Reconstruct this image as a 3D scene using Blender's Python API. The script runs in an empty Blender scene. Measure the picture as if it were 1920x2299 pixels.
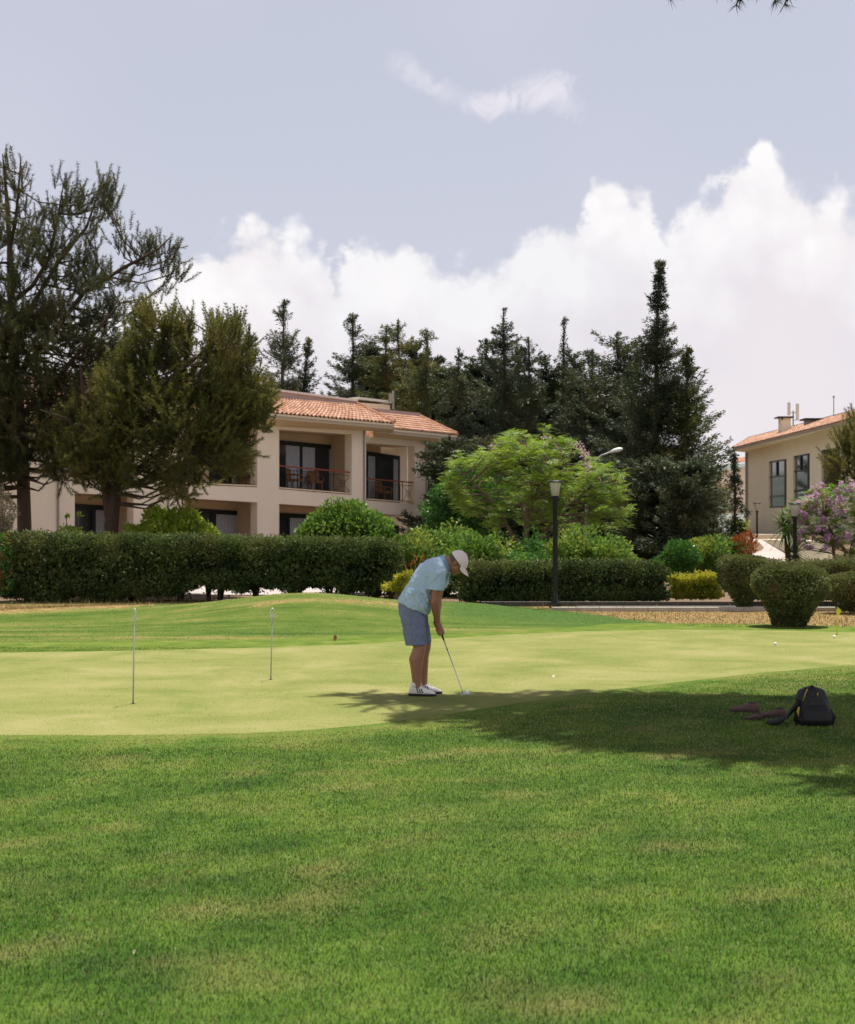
import bpy, bmesh, math, random
import numpy as np
from mathutils import Vector, Matrix, noise as mnoise
random.seed(7); rng = np.random.default_rng(7)
S = bpy.context.scene; COL = S.collection
R = math.radians
# ------------------------------------------------------------------ camera
F = 3193.0; HOR = 1195.0; CH = 1.65
PITCH = math.atan((HOR-1149.5)/F)
cam = bpy.data.objects.new('camera', bpy.data.cameras.new('camera')); COL.objects.link(cam)
cam.location = (0, 0, CH); cam.rotation_euler = (math.pi/2+PITCH, 0, 0)
cam.data.sensor_fit = 'VERTICAL'; cam.data.sensor_height = 36; cam.data.lens = 50
cam.data.clip_end = 8000
cam.data.dof.use_dof = True; cam.data.dof.focus_distance = 14.5; cam.data.dof.aperture_fstop = 5.0
S.camera = cam
S.render.resolution_x = 855; S.render.resolution_y = 1024
# ------------------------------------------------------------------ world, sun, exposure
SUN_EL, SUN_AZ = R(71), R(24)      # azimuth from +y towards +x
S.view_settings.view_transform = 'Standard'; S.view_settings.look = 'None'
S.view_settings.gamma = 1; S.view_settings.exposure = 0.62
sun = bpy.data.objects.new('sun', bpy.data.lights.new('sun', 'SUN')); COL.objects.link(sun)
sun.data.energy = 5.0; sun.data.angle = R(0.53); sun.data.color = (1, .95, .86)
SD = Vector((math.cos(SUN_EL)*math.sin(SUN_AZ), math.cos(SUN_EL)*math.cos(SUN_AZ), math.sin(SUN_EL)))
sun.rotation_euler = SD.to_track_quat('Z', 'Y').to_euler()
W = bpy.data.worlds.new('World'); S.world = W; W.use_nodes = True

class NT:
    """tiny node helper"""
    def __init__(s, tree): s.t = tree; s.n = tree.nodes; s.l = tree.links
    def node(s, typ, **kw):
        n = s.n.new(typ)
        for k, v in kw.items(): setattr(n, k, v)
        return n
    def put(s, sock, v):
        if isinstance(v, bpy.types.NodeSocket): s.l.new(v, sock)
        elif isinstance(v, (tuple, list)) and len(v) == 3 and sock.type == 'RGBA': sock.default_value = (*v, 1)
        else: sock.default_value = v
    def math(s, op, a, b=0.0, c=0.0, clamp=False):
        n = s.node('ShaderNodeMath', operation=op, use_clamp=clamp)
        s.put(n.inputs[0], a); s.put(n.inputs[1], b); s.put(n.inputs[2], c); return n.outputs[0]
    def mix(s, f, a, b, mode='MIX'):
        n = s.node('ShaderNodeMix', data_type='RGBA', blend_type=mode)
        s.put(n.inputs[0], f); s.put(n.inputs[6], a); s.put(n.inputs[7], b); return n.outputs[2]
    def noise(s, vec, scale, detail=3, rough=.55, dist=0, out=0):
        n = s.node('ShaderNodeTexNoise'); s.put(n.inputs['Vector'], vec) if vec is not None else None
        n.inputs['Scale'].default_value = scale; n.inputs['Detail'].default_value = detail
        n.inputs['Roughness'].default_value = rough; n.inputs['Distortion'].default_value = dist
        return n.outputs[out]
    def ramp(s, f, *stops):
        n = s.node('ShaderNodeValToRGB'); e = n.color_ramp.elements
        while len(e) < len(stops): e.new(.5)
        for i, (p, c) in enumerate(stops):
            e[i].position = p; e[i].color = (*c, 1) if isinstance(c, (tuple, list)) else (c, c, c, 1)
        s.put(n.inputs[0], f); return n.outputs[0]
    def sstep(s, v, a, b):
        n = s.node('ShaderNodeMapRange', interpolation_type='SMOOTHSTEP')
        s.put(n.inputs[0], v); n.inputs[1].default_value = a; n.inputs[2].default_value = b
        return n.outputs[0]

def px2ae(px, py):
    v = Vector((px-960, F, -(py-1149.5))); v.rotate(Matrix.Rotation(PITCH, 3, 'X')); v.normalize()
    return math.atan2(v.x, v.y), math.asin(v.z)

def build_world():
    k = NT(W.node_tree); k.n.clear()
    out = k.node('ShaderNodeOutputWorld'); bg = k.node('ShaderNodeBackground')
    bg.inputs[1].default_value = 0.06
    sky = k.node('ShaderNodeTexSky', sky_type='NISHITA')
    sky.sun_disc = False; sky.sun_elevation = SUN_EL; sky.sun_rotation = SUN_AZ
    sky.air_density = 1.0; sky.dust_density = 2.5; sky.altitude = 100
    tc = k.node('ShaderNodeTexCoord').outputs['Generated']
    sp = k.node('ShaderNodeSeparateXYZ'); k.l.new(tc, sp.inputs[0])
    x, y, z = sp.outputs
    az = k.math('ARCTAN2', x, y); el = k.math('ARCSINE', z)
    # hazy summer air: the clear sky mixed with a pale milky veil, thicker towards the horizon
    veil = k.sstep(el, .80, .36)
    veil = k.math('MULTIPLY', veil, k.math('MULTIPLY_ADD', k.sstep(el, .36, -.02), .16, .66))
    base = k.mix(veil, sky.outputs[0], (7.75, 7.80, 8.85))
    mot = k.noise(tc, 3.0, 3, .5)
    base = k.mix(k.math('MULTIPLY', k.sstep(mot, .45, .75), .25), base, (8.06, 7.79, 8.80))
    # cumulus bank: top edge height as a function of azimuth, broken up by billow noise
    pts = [(-150,700),(300,640),(370,575),(420,548),(490,525),(535,503),(590,497),(650,507),(700,530),(738,560),(748,600),(790,552),
           (850,533),(905,545),(950,575),(985,608),(1040,580),(1100,590),(1150,555),(1200,520),(1250,490),(1300,475),(1318,430),
           (1345,404),(1380,400),(1405,420),(1440,412),(1460,440),(1475,475),(1492,510),(1520,480),(1570,445),(1615,425),(1640,380),(1675,350),
           (1692,330),(1700,306),(1720,308),(1732,350),(1775,375),(1800,392),(1812,420),(1860,418),(1895,425),(1925,450),(2100,470)]
    A0, A1, E1 = -.36, .36, .30
    fc = k.node('ShaderNodeFloatCurve'); cv = fc.mapping.curves[0]
    P = []
    for px, py in pts:
        a, e = px2ae(px, py); P.append(((a-A0)/(A1-A0), e/E1))
    cv.points[0].location = P[0]; cv.points[1].location = P[-1]
    for p in P[1:-1]: cv.points.new(*p)
    for p in cv.points: p.handle_type = 'AUTO'
    fc.mapping.extend = 'HORIZONTAL'; fc.mapping.update()
    n1 = k.noise(tc, 26, 5, .6, .6); n2 = k.noise(tc, 75, 4, .65)
    def puff(scale, det):
        v = k.node('ShaderNodeTexVoronoi', feature='SMOOTH_F1'); k.l.new(k.mix(.012, tc, k.noise(tc, scale*1.5, 3, .6, out=1)), v.inputs['Vector'])
        v.inputs['Scale'].default_value = scale; v.inputs['Detail'].default_value = det; v.inputs['Roughness'].default_value = .55; v.inputs['Smoothness'].default_value = .35
        return k.math('SUBTRACT', .62, v.outputs['Distance'])
    pf = puff(30, 2.5); pf2 = puff(17, 2)
    wob = k.math('ADD', k.math('MULTIPLY', pf, .028), k.math('ADD', k.math('MULTIPLY', k.math('SUBTRACT', n1, .5), .022), k.math('MULTIPLY', k.math('SUBTRACT', n2, .5), .014)))
    azw = k.math('ADD', az, k.math('MULTIPLY', k.math('SUBTRACT', n2, .5), .022))
    fx = k.math('DIVIDE', k.math('SUBTRACT', azw, A0), A1-A0)
    k.put(fc.inputs['Value'], fx)
    top = k.math('MULTIPLY', fc.outputs[0], E1)
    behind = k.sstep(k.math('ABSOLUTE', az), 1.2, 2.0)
    top = k.math('ADD', top, k.math('MULTIPLY', behind, .60))  # unseen bank heightened behind the camera, added to brighten the walls facing it
    d = k.math('ADD', k.math('ADD', k.math('SUBTRACT', top, el), wob), .006)          # >0 inside the cloud
    mask = k.sstep(d, -.006, .012)
    body = k.noise(tc, 9, 5, .55, .4)
    # heads catch the sun; deeper down the bank is greyer and pinker, melting into haze
    head = k.math('MULTIPLY', k.sstep(d, .105, .01), k.math('MULTIPLY_ADD', n1, 1.2, .45), clamp=True)
    head = k.math('ADD', head, k.math('MULTIPLY', k.math('SUBTRACT', body, .5), .9), clamp=True)
    head = k.math('ADD', head, k.math('MULTIPLY', k.math('ADD', k.math('MULTIPLY', pf, .8), k.math('MULTIPLY_ADD', pf2, .9, .45)), k.sstep(d, .16, .03)), clamp=True)
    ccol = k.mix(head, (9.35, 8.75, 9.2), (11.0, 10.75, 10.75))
    hazy = k.math('MULTIPLY', k.sstep(k.noise(tc, 5, 3, .5), .45, .62), .22)
    ccol = k.mix(hazy, ccol, base)
    c1 = k.mix(k.math('MULTIPLY', mask, .96), base, ccol)
    # two small wisps higher up
    def wisp(px, py, rx, ry, ang, dens, col):
        a, e = px2ae(px, py)
        da = k.math('SUBTRACT', az, a); de = k.math('SUBTRACT', el, e)
        ca, sa = math.cos(ang), math.sin(ang)
        u = k.math('ADD', k.math('MULTIPLY', da, ca/rx), k.math('MULTIPLY', de, sa/rx))
        v = k.math('ADD', k.math('MULTIPLY', da, -sa/ry), k.math('MULTIPLY', de, ca/ry))
        r = k.math('SQRT', k.math('ADD', k.math('MULTIPLY', u, u), k.math('MULTIPLY', v, v)))
        r = k.math('ADD', r, k.math('MULTIPLY', k.math('SUBTRACT', k.noise(tc, 38, 5, .65, .8), .5), 2.6))
        return k.math('MULTIPLY', k.sstep(r, 1.2, .0), dens*.68)
    for args in [(930, 165, .022, .011, -.5, .5, 0), (1010, 215, .028, .009, -.35, .38, 0), (1110, 235, .030, .010, .1, .6, 0), (1200, 205, .034, .012, .25, .75, 0),
                 (1250, 225, .02, .010, -.4, .5, 0)]:
        c1 = k.mix(wisp(*args), c1, (10.27, 9.80, 10.27))
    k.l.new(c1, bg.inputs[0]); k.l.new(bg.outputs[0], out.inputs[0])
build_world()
S.cycles.use_denoising = True
S.cycles.max_bounces = 5; S.cycles.diffuse_bounces = 3; S.cycles.glossy_bounces = 2; S.cycles.transmission_bounces = 2; S.cycles.transparent_max_bounces = 4

# ------------------------------------------------------------------ helpers
def at(px, py, Y):
    """world point seen at photo pixel (px,py) at forward distance Y"""
    v = Vector((px-960, F, -(py-1149.5))); v.rotate(Matrix.Rotation(PITCH, 3, 'X'))
    return Vector((v.x, v.y, v.z))*(Y/v.y) + Vector((0, 0, CH))
def onplane(px, py, p0, n):
    v = Vector((px-960, F, -(py-1149.5))); v.rotate(Matrix.Rotation(PITCH, 3, 'X'))
    o = Vector((0, 0, CH)); t = (p0-o).dot(n)/v.dot(n); return o+v*t
def ground_at(px, py, z=0.0):
    v = Vector((px-960, F, -(py-1149.5))); v.rotate(Matrix.Rotation(PITCH, 3, 'X'))
    t = (z-CH)/v.z; return Vector((v.x*t, v.y*t, z))

def tag(o, label=None, cat=None, group=None, kind=None):
    if label: o['label'] = label
    if cat: o['category'] = cat
    if group: o['group'] = group
    if kind: o['kind'] = kind
    return o
def thing(name, label, cat, loc=(0, 0, 0), rz=0, group=None):
    o = bpy.data.objects.new(name, None); COL.objects.link(o)
    o.location = loc; o.rotation_euler = (0, 0, rz); o.empty_display_size = .2
    return tag(o, label, cat, group)
def link(name, me, mats, parent=None, smooth=False):
    o = bpy.data.objects.new(name, me); COL.objects.link(o)
    for m in (mats if isinstance(mats, (list, tuple)) else [mats]): me.materials.append(m)
    if smooth: me.polygons.foreach_set('use_smooth', [True]*len(me.polygons))
    if parent is not None:
        o.parent = parent
        # geometry is given in world coordinates: bring it into the parent's frame
        bpy.context.view_layer.update() if False else None
        M = world_of(parent); o.matrix_parent_inverse = M.inverted()
    return o
def world_of(o):
    M = Matrix.LocRotScale(o.location, o.rotation_euler, o.scale)
    if o.parent is not None: return world_of(o.parent) @ o.matrix_parent_inverse @ M
    return M
def npmesh(name, V, Fc, attr=None):
    """uniform-size polygons from numpy arrays, with an optional per-face float 'rnd'"""
    me = bpy.data.meshes.new(name); V = np.asarray(V, np.float32); Fc = np.asarray(Fc, np.int32)
    n, k = Fc.shape
    me.vertices.add(len(V)); me.vertices.foreach_set('co', V.ravel())
    me.loops.add(n*k); me.loops.foreach_set('vertex_index', Fc.ravel())
    me.polygons.add(n); me.polygons.foreach_set('loop_start', np.arange(0, n*k, k, dtype=np.int32))
    if attr is not None:
        a = me.attributes.new('rnd', 'FLOAT', 'FACE'); a.data.foreach_set('value', np.asarray(attr, np.float32))
    me.update(calc_edges=True); return me
class MB:
    """collects solids and links them as one mesh"""
    def __init__(s): s.v = []; s.f = []
    def add(s, vs, fs):
        b = len(s.v); s.v += [tuple(v) for v in vs]; s.f += [tuple(b+i for i in f) for f in fs]; return s
    def hexa(s, q, e):
        """prism: polygon q (world points) extruded by vector e"""
        q = [Vector(p) for p in q]; e = Vector(e); n = len(q)
        vs = q+[p+e for p in q]
        fs = [tuple(range(n)), tuple(range(2*n-1, n-1, -1))]
        fs += [(i, i+n, (i+1) % n+n, (i+1) % n) for i in range(n)]
        return s.add(vs, fs)
    def box(s, c, d, rz=0, tilt=None):
        c = Vector(c); M = Matrix.Rotation(rz, 3, 'Z')
        if tilt is not None: M = M @ tilt
        vs = [c+M @ Vector((sx*d[0]/2, sy*d[1]/2, sz*d[2]/2)) for sx in (-1, 1) for sy in (-1, 1) for sz in (-1, 1)]
        return s.add(vs, [(0, 1, 3, 2), (4, 6, 7, 5), (0, 4, 5, 1), (2, 3, 7, 6), (0, 2, 6, 4), (1, 5, 7, 3)])
    def tube(s, P, r, n=8, cap=True):
        P = [Vector(p) for p in P]
        if not isinstance(r, (list, tuple)): r = [r]*len(P)
        vs = []; up0 = None
        for i, p in enumerate(P):
            d = (P[min(i+1, len(P)-1)]-P[max(i-1, 0)]); d = d.normalized() if d.length > 1e-9 else Vector((0, 0, 1))
            if up0 is None: a = d.orthogonal().normalized()
            else: a = (up0-d*up0.dot(d)); a = a.normalized() if a.length > 1e-6 else d.orthogonal().normalized()
            up0 = a; b = d.cross(a)
            vs += [p+(a*math.cos(t)+b*math.sin(t))*r[i] for t in [2*math.pi*j/n for j in range(n)]]
        fs = [(i*n+j, i*n+(j+1) % n, (i+1)*n+(j+1) % n, (i+1)*n+j) for i in range(len(P)-1) for j in range(n)]
        if cap: fs += [tuple(range(n-1, -1, -1)), tuple((len(P)-1)*n+j for j in range(n))]
        return s.add(vs, fs)
    def lathe(s, c, prof, n=16, M=None):
        """profile of (radius, height) about an axis at c (local z, optionally turned by M)"""
        c = Vector(c); vs = []
        for r, h in prof:
            for j in range(n):
                t = 2*math.pi*j/n; v = Vector((r*math.cos(t), r*math.sin(t), h)); vs.append(c+(M @ v if M else v))
        fs = [(i*n+j, i*n+(j+1) % n, (i+1)*n+(j+1) % n, (i+1)*n+j) for i in range(len(prof)-1) for j in range(n)]
        fs += [tuple(range(n-1, -1, -1)), tuple((len(prof)-1)*n+j for j in range(n))]
        return s.add(vs, fs)
    def ell(s, c, r, M=None, nu=18, nv=12):
        c = Vector(c); vs = []; 
        for i in range(nv+1):
            ph = math.pi*i/nv
            for j in range(nu):
                t = 2*math.pi*j/nu
                v = Vector((r[0]*math.sin(ph)*math.cos(t), r[1]*math.sin(ph)*math.sin(t), -r[2]*math.cos(ph)))
                vs.append(c+(M @ v if M else v))
        fs = [(i*nu+j, i*nu+(j+1) % nu, (i+1)*nu+(j+1) % nu, (i+1)*nu+j) for i in range(nv) for j in range(nu)]
        return s.add(vs, fs)
    def chain(s, P, r, n=14):
        """rounded tapered limb"""
        P = [Vector(p) for p in P]
        s.tube(P, list(r), n)
        for p, q in zip(P, r): s.ell(p, (q, q, q), nu=n, nv=8)
        return s
    def loft(s, secs, n=24):
        """sections (centre, u-vector, v-vector): superelliptic rings, capped"""
        vs = []
        for c, u, v in secs:
            c = Vector(c); u = Vector(u); v = Vector(v)
            for j in range(n):
                t = 2*math.pi*j/n; a, b = math.cos(t), math.sin(t)
                vs.append(c+u*(math.copysign(abs(a)**.9, a))+v*(math.copysign(abs(b)**.9, b)))
        fs = [(i*n+j, i*n+(j+1) % n, (i+1)*n+(j+1) % n, (i+1)*n+j) for i in range(len(secs)-1) for j in range(n)]
        fs += [tuple(range(n-1, -1, -1)), tuple((len(secs)-1)*n+j for j in range(n))]
        return s.add(vs, fs)
    def build(s, name, mats, parent=None, smooth=False):
        me = bpy.data.meshes.new(name); me.from_pydata(s.v, [], s.f); me.update()
        bm = bmesh.new(); bm.from_mesh(me); bmesh.ops.recalc_face_normals(bm, faces=bm.faces); bm.to_mesh(me); bm.free()
        return link(name, me, mats, parent, smooth)

# ------------------------------------------------------------------ materials
def mat(name, build):
    m = bpy.data.materials.new(name); m.use_nodes = True; k = NT(m.node_tree); k.n.clear()
    out = k.node('ShaderNodeOutputMaterial'); build(k, out); return m
def pbr(k, out, col, rough=.7, spec=.3, metal=0, bump=None, bstr=.3, bdist=.02, **kw):
    b = k.node('ShaderNodeBsdfPrincipled'); k.put(b.inputs['Base Color'], col)
    k.put(b.inputs['Roughness'], rough); b.inputs['Specular IOR Level'].default_value = spec
    b.inputs['Metallic'].default_value = metal
    if bump is not None:
        n = k.node('ShaderNodeBump'); n.inputs['Strength'].default_value = bstr; n.inputs['Distance'].default_value = bdist
        k.put(n.inputs['Height'], bump); k.l.new(n.outputs[0], b.inputs['Normal'])
    k.l.new(b.outputs[0], out.inputs[0]); return b
def plain(name, col, rough=.6, spec=.3, metal=0, var=.12, scale=6, bstr=.15, bscale=60, bdist=.01):
    def f(k, out):
        p = k.node('ShaderNodeNewGeometry').outputs['Position']
        n = k.noise(p, scale, 4, .6)
        c = k.mix(n, tuple(max(0, x*(1-var)) for x in col), tuple(min(1, x*(1+var)) for x in col))
        pbr(k, out, c, rough, spec, metal, k.noise(p, bscale, 3), bstr, bdist)
    return mat(name, f)
def leafmat(name, dark, light, warm=None, trans=.35, scale=1.2, rough=.55, warmamt=.25, spec=.25):
    """leaves: colour varies from clump to clump and leaf to leaf; some light passes through"""
    def f(k, out):
        p = k.node('ShaderNodeNewGeometry').outputs['Position']
        a = k.node('ShaderNodeAttribute', attribute_name='rnd').outputs['Fac']
        n = k.noise(p, scale, 2, .6)
        t = k.math('ADD', k.math('MULTIPLY', k.sstep(n, .3, .7), .55), k.math('MULTIPLY', a, .55), clamp=True)
        c = k.mix(t, dark, light)
        if warm:
            w = k.sstep(k.noise(p, scale*.7, 2, .6), .50, .68)
            c = k.mix(k.math('MULTIPLY', k.math('ADD', w, k.math('MULTIPLY', k.sstep(a, .8, 1.), .5), clamp=True), warmamt), c, warm)
        b = k.node('ShaderNodeBsdfPrincipled'); k.put(b.inputs['Base Color'], c)
        b.inputs['Roughness'].default_value = rough; b.inputs['Specular IOR Level'].default_value = spec
        tr = k.node('ShaderNodeBsdfTranslucent'); k.put(tr.inputs[0], k.mix(.5, c, k.mix(1, c, (1.5, 1.3, .5), 'MULTIPLY')))
        m = k.node('ShaderNodeMixShader'); m.inputs[0].default_value = trans
        k.l.new(b.outputs[0], m.inputs[1]); k.l.new(tr.outputs[0], m.inputs[2]); k.l.new(m.outputs[0], out.inputs[0])
    return mat(name, f)
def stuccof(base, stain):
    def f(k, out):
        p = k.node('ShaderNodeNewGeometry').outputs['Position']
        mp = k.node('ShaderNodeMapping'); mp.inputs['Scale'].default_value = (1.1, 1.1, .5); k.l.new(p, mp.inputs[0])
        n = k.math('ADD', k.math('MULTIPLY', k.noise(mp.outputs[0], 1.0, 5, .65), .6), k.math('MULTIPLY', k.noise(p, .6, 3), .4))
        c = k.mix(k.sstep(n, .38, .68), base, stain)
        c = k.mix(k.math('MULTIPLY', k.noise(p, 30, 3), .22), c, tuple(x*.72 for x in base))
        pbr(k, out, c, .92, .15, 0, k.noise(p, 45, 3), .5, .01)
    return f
M = {}
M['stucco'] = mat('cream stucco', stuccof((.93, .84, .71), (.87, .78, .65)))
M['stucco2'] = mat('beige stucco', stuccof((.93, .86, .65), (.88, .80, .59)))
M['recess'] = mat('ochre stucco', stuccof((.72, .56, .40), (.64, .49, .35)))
M['fascia'] = plain('cream painted fascia', (.78, .64, .46), .7)
M['tile'] = None
M['frame'] = plain('dark green grey window frame', (.014, .022, .022), .4)
M['curtain'] = plain('grey curtain', (.42, .45, .52), .9, var=.3, scale=9)
M['handrail'] = plain('red brown handrail', (.26, .07, .035), .5)
M['iron'] = plain('black wrought iron', (.014, .016, .018), .5)
M['wicker'] = plain('brown wicker', (.20, .10, .045), .8, bscale=90, bstr=.6)
M['parapet'] = plain('grey pink parapet render', (.40, .30, .285), .9)
M['capw'] = plain('pale coping', (.72, .68, .62), .7)
M['pipe2'] = plain('dull cream fascia board', (.50, .43, .35), .7)
M['pipe'] = plain('grey drain pipe', (.30, .29, .28), .5)
def tilef(k, out):
    p = k.node('ShaderNodeNewGeometry').outputs['Position']
    a = k.node('ShaderNodeAttribute', attribute_name='rnd').outputs['Fac']
    c = k.mix(a, (.44, .235, .15), (.68, .42, .30))
    c = k.mix(k.math('MULTIPLY', k.sstep(k.noise(p, 4, 4, .6), .45, .75), .5), c, (.74, .46, .30))
    c = k.mix(k.math('MULTIPLY', k.sstep(k.noise(p, 1.3, 4, .7), .55, .8), .4), c, (.25, .15, .10))
    pbr(k, out, c, .85, .2, 0, k.noise(p, 30, 3), .3, .01)
M['tile'] = mat('terracotta roof tiles', tilef)
def glassf(k, out):
    p = k.node('ShaderNodeNewGeometry').outputs['Position']
    c = k.mix(k.noise(p, .8, 3, .6), (.012, .017, .022), (.05, .06, .07))
    b = pbr(k, out, c, .06, .5)
M['glass'] = mat('dark window glass', glassf)
M['bark'] = plain('dark brown pine bark', (.075, .05, .036), .95, var=.45, scale=14, bstr=.9, bscale=22, bdist=.03)
M['bark_pale'] = plain('pale brown bark', (.17, .12, .085), .95, var=.4, scale=12, bstr=.8, bscale=30)
M['pine'] = leafmat('pine needles', (.020, .028, .014), (.100, .112, .048), (.20, .15, .08), .32, .9, warmamt=.35)
M['pine2'] = leafmat('yellow green pine needles', (.024, .036, .012), (.200, .205, .055), (.26, .19, .08), .34, .8, warmamt=.35)
M['cyp'] = leafmat('dark conifer foliage', (.026, .042, .026), (.080, .105, .055), (.15, .125, .065), .2, .8, warmamt=.4)
M['cyp2'] = leafmat('olive conifer foliage', (.034, .050, .024), (.115, .14, .050), (.26, .20, .06), .24, .5, warmamt=.55)
M['jaca'] = leafmat('lime feathery leaves', (.07, .165, .020), (.25, .36, .050), (.36, .40, .08), .42, 1.2, warmamt=.3)
M['broad'] = leafmat('glossy green leaves', (.045, .105, .020), (.17, .30, .060), (.36, .38, .07), .35, 1.4, .5, .45, .2)
M['lime'] = leafmat('lime green leaves', (.16, .26, .03), (.38, .50, .07), (.55, .52, .1), .45, 2, .45, .3, .35)
M['deep'] = leafmat('deep green leaves', (.025, .085, .020), (.09, .22, .045), None, .35, 1.4, .4)
M['hedge'] = leafmat('clipped hedge leaves', (.008, .022, .012), (.12, .17, .052), (.19, .19, .07), .22, 1.5, .6, .4, .12)
M['topiary'] = leafmat('grey green clipped leaves', (.050, .072, .026), (.175, .205, .085), (.24, .15, .07), .25, 2.2, .6, .5, .12)
M['yel'] = leafmat('yellow green leaves', (.16, .19, .02), (.46, .44, .06), None, .4, 2)
M['olive'] = leafmat('silvery leaves', (.14, .13, .08), (.38, .34, .24), None, .3, 2)
M['red'] = leafmat('red orange leaves', (.14, .04, .015), (.36, .12, .035), (.3, .25, .05), .3, 2)
M['purple'] = leafmat('violet flowers', (.36, .17, .42), (.66, .42, .74), None, .4, 2)
M['palm'] = leafmat('yucca leaves', (.05, .09, .03), (.17, .24, .08), None, .2, 1.5)
M['concrete'] = plain('pale concrete', (.42, .38, .33), .9, var=.2, scale=3, bstr=.4)
M['darkstone'] = plain('grey kerb stone', (.075, .07, .065), .9, var=.3, scale=4)
# ------------------------------------------------------------------ terrain
def hgt(x, y):
    x = np.asarray(x, float); y = np.asarray(y, float)
    m = .47*np.exp(-((x+2.2)/2.3)**2-((y-27)/2.1)**2)+.20*np.exp(-((x-.9)/1.5)**2-((y-28)/1.8)**2)
    m += .17*np.exp(-((x+6)/3)**2-((y-28.5)/2.2)**2)
    ss = lambda t: np.clip(t, 0, 1)**2*(3-2*np.clip(t, 0, 1))
    r = 1.55*ss((x-6)/6)*ss((y-38)/22)
    far = ss((y-110)/200)*-2.0
    return m+r+far
def h1(x, y): return float(hgt(x, y))

def poly_px(P, z=0.0): return [ground_at(a, b, z) for a, b in P]
GREEN_F = [(-700, 1652), (-300, 1652), (0, 1649), (200, 1650), (400, 1648), (560, 1645), (700, 1638), (850, 1624), (1000, 1604), (1130, 1583), (1270, 1562),
           (1400, 1545), (1560, 1527), (1700, 1511), (1830, 1500), (1960, 1489), (2150, 1480), (2400, 1476)]
GREEN_B = [(2400, 1442), (2200, 1433), (1960, 1422), (1760, 1416), (1500, 1414), (1300, 1418), (1120, 1426), (950, 1437), (800, 1447), (600, 1454), (400, 1459), (200, 1463), (0, 1466), (-300, 1470), (-700, 1474)]
GREEN = poly_px(GREEN_F)+poly_px(GREEN_B)
gx = np.array([p.x for p in GREEN]); gy = np.array([p.y for p in GREEN])
def in_poly(X, Y, px_, py_):
    c = np.zeros(X.shape, bool); n = len(px_); j = n-1
    for i in range(n):
        cond = ((py_[i] > Y) != (py_[j] > Y)) & (X < (px_[j]-px_[i])*(Y-py_[i])/(py_[j]-py_[i]+1e-12)+px_[i])
        c ^= cond; j = i
    return c

def vnoise(x, y, seed):
    """smooth value noise on the plane"""
    xi, yi = np.floor(x).astype(np.int64), np.floor(y).astype(np.int64); fx, fy = x-xi, y-yi
    fx, fy = fx*fx*(3-2*fx), fy*fy*(3-2*fy)
    def h(i, j):
        n = (i*374761393+j*668265263+seed*1442695041) & 0xffffffff; n = ((n ^ (n >> 13))*1274126177) & 0xffffffff
        return ((n ^ (n >> 16)) & 0xffff)/65535.
    return (h(xi, yi)*(1-fx)+h(xi+1, yi)*fx)*(1-fy)+(h(xi, yi+1)*(1-fx)+h(xi+1, yi+1)*fx)*fy
def fbm(x, y, sc, octs, seed, rough=.6):
    t = 0; a = 1; tot = 0; c, s_ = math.cos(.6), math.sin(.6)
    u, v = x*sc, y*sc
    for o in range(octs):
        t = t+vnoise(u+17.3*seed, v-9.1*seed, seed+o)*a; tot += a*a; a *= rough; u, v = (u*c-v*s_)*2.03, (u*s_+v*c)*2.03
    t = t-t_mean(octs, rough)
    return .5+t/math.sqrt(tot)*.42
def t_mean(o, r): return .5*sum(r**i for i in range(o))
def sst(t, a, b): t = np.clip((t-a)/(b-a), 0, 1); return t*t*(3-2*t)
def lawn_fields(X, Y):
    """age of the grass, straw-coloured wear, small brown wear"""
    t = .45*fbm(X*.7, Y, 1.5, 4, 1)+.55*fbm(X*.8, Y, 5.5, 4, 2, .8)
    for o in (.3, .7, 1.1, 1.4): t = t+.034*in_poly(X, Y+o, gx, gy)          # paler, shorter fringe
    w = sst(fbm(X*.5, Y, 3.4, 5, 3, .8), .54, .82)*.66
    w2 = sst(fbm(X*.6, Y, 8.0, 5, 4, .75), .57, .82)*.6
    return t, w, w2
def put_attr(me, dom, d):
    for nme, arr in d.items():
        a = me.attributes.new(nme, 'FLOAT', dom); a.data.foreach_set('value', np.ascontiguousarray(arr, np.float32).ravel())
def lawn_color(k, p, blades=False):
    """mown grass: greens of several ages, straw-coloured wear, fine speckle"""
    A_ = lambda n: k.node('ShaderNodeAttribute', attribute_name=n).outputs['Fac']
    t = k.math('ADD', k.math('MULTIPLY', A_('gt'), .78), k.math('MULTIPLY', k.noise(p, 9, 2, .7), .22))
    c = k.ramp(t, (.30, (.020, .050, .009)), (.44, (.048, .112, .012)), (.55, (.094, .168, .020)), (.69, (.19, .215, .048)))
    c = k.mix(A_('gw'), c, (.27, .235, .080))
    return k.mix(A_('gw2'), c, (.31, .235, .095))
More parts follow.
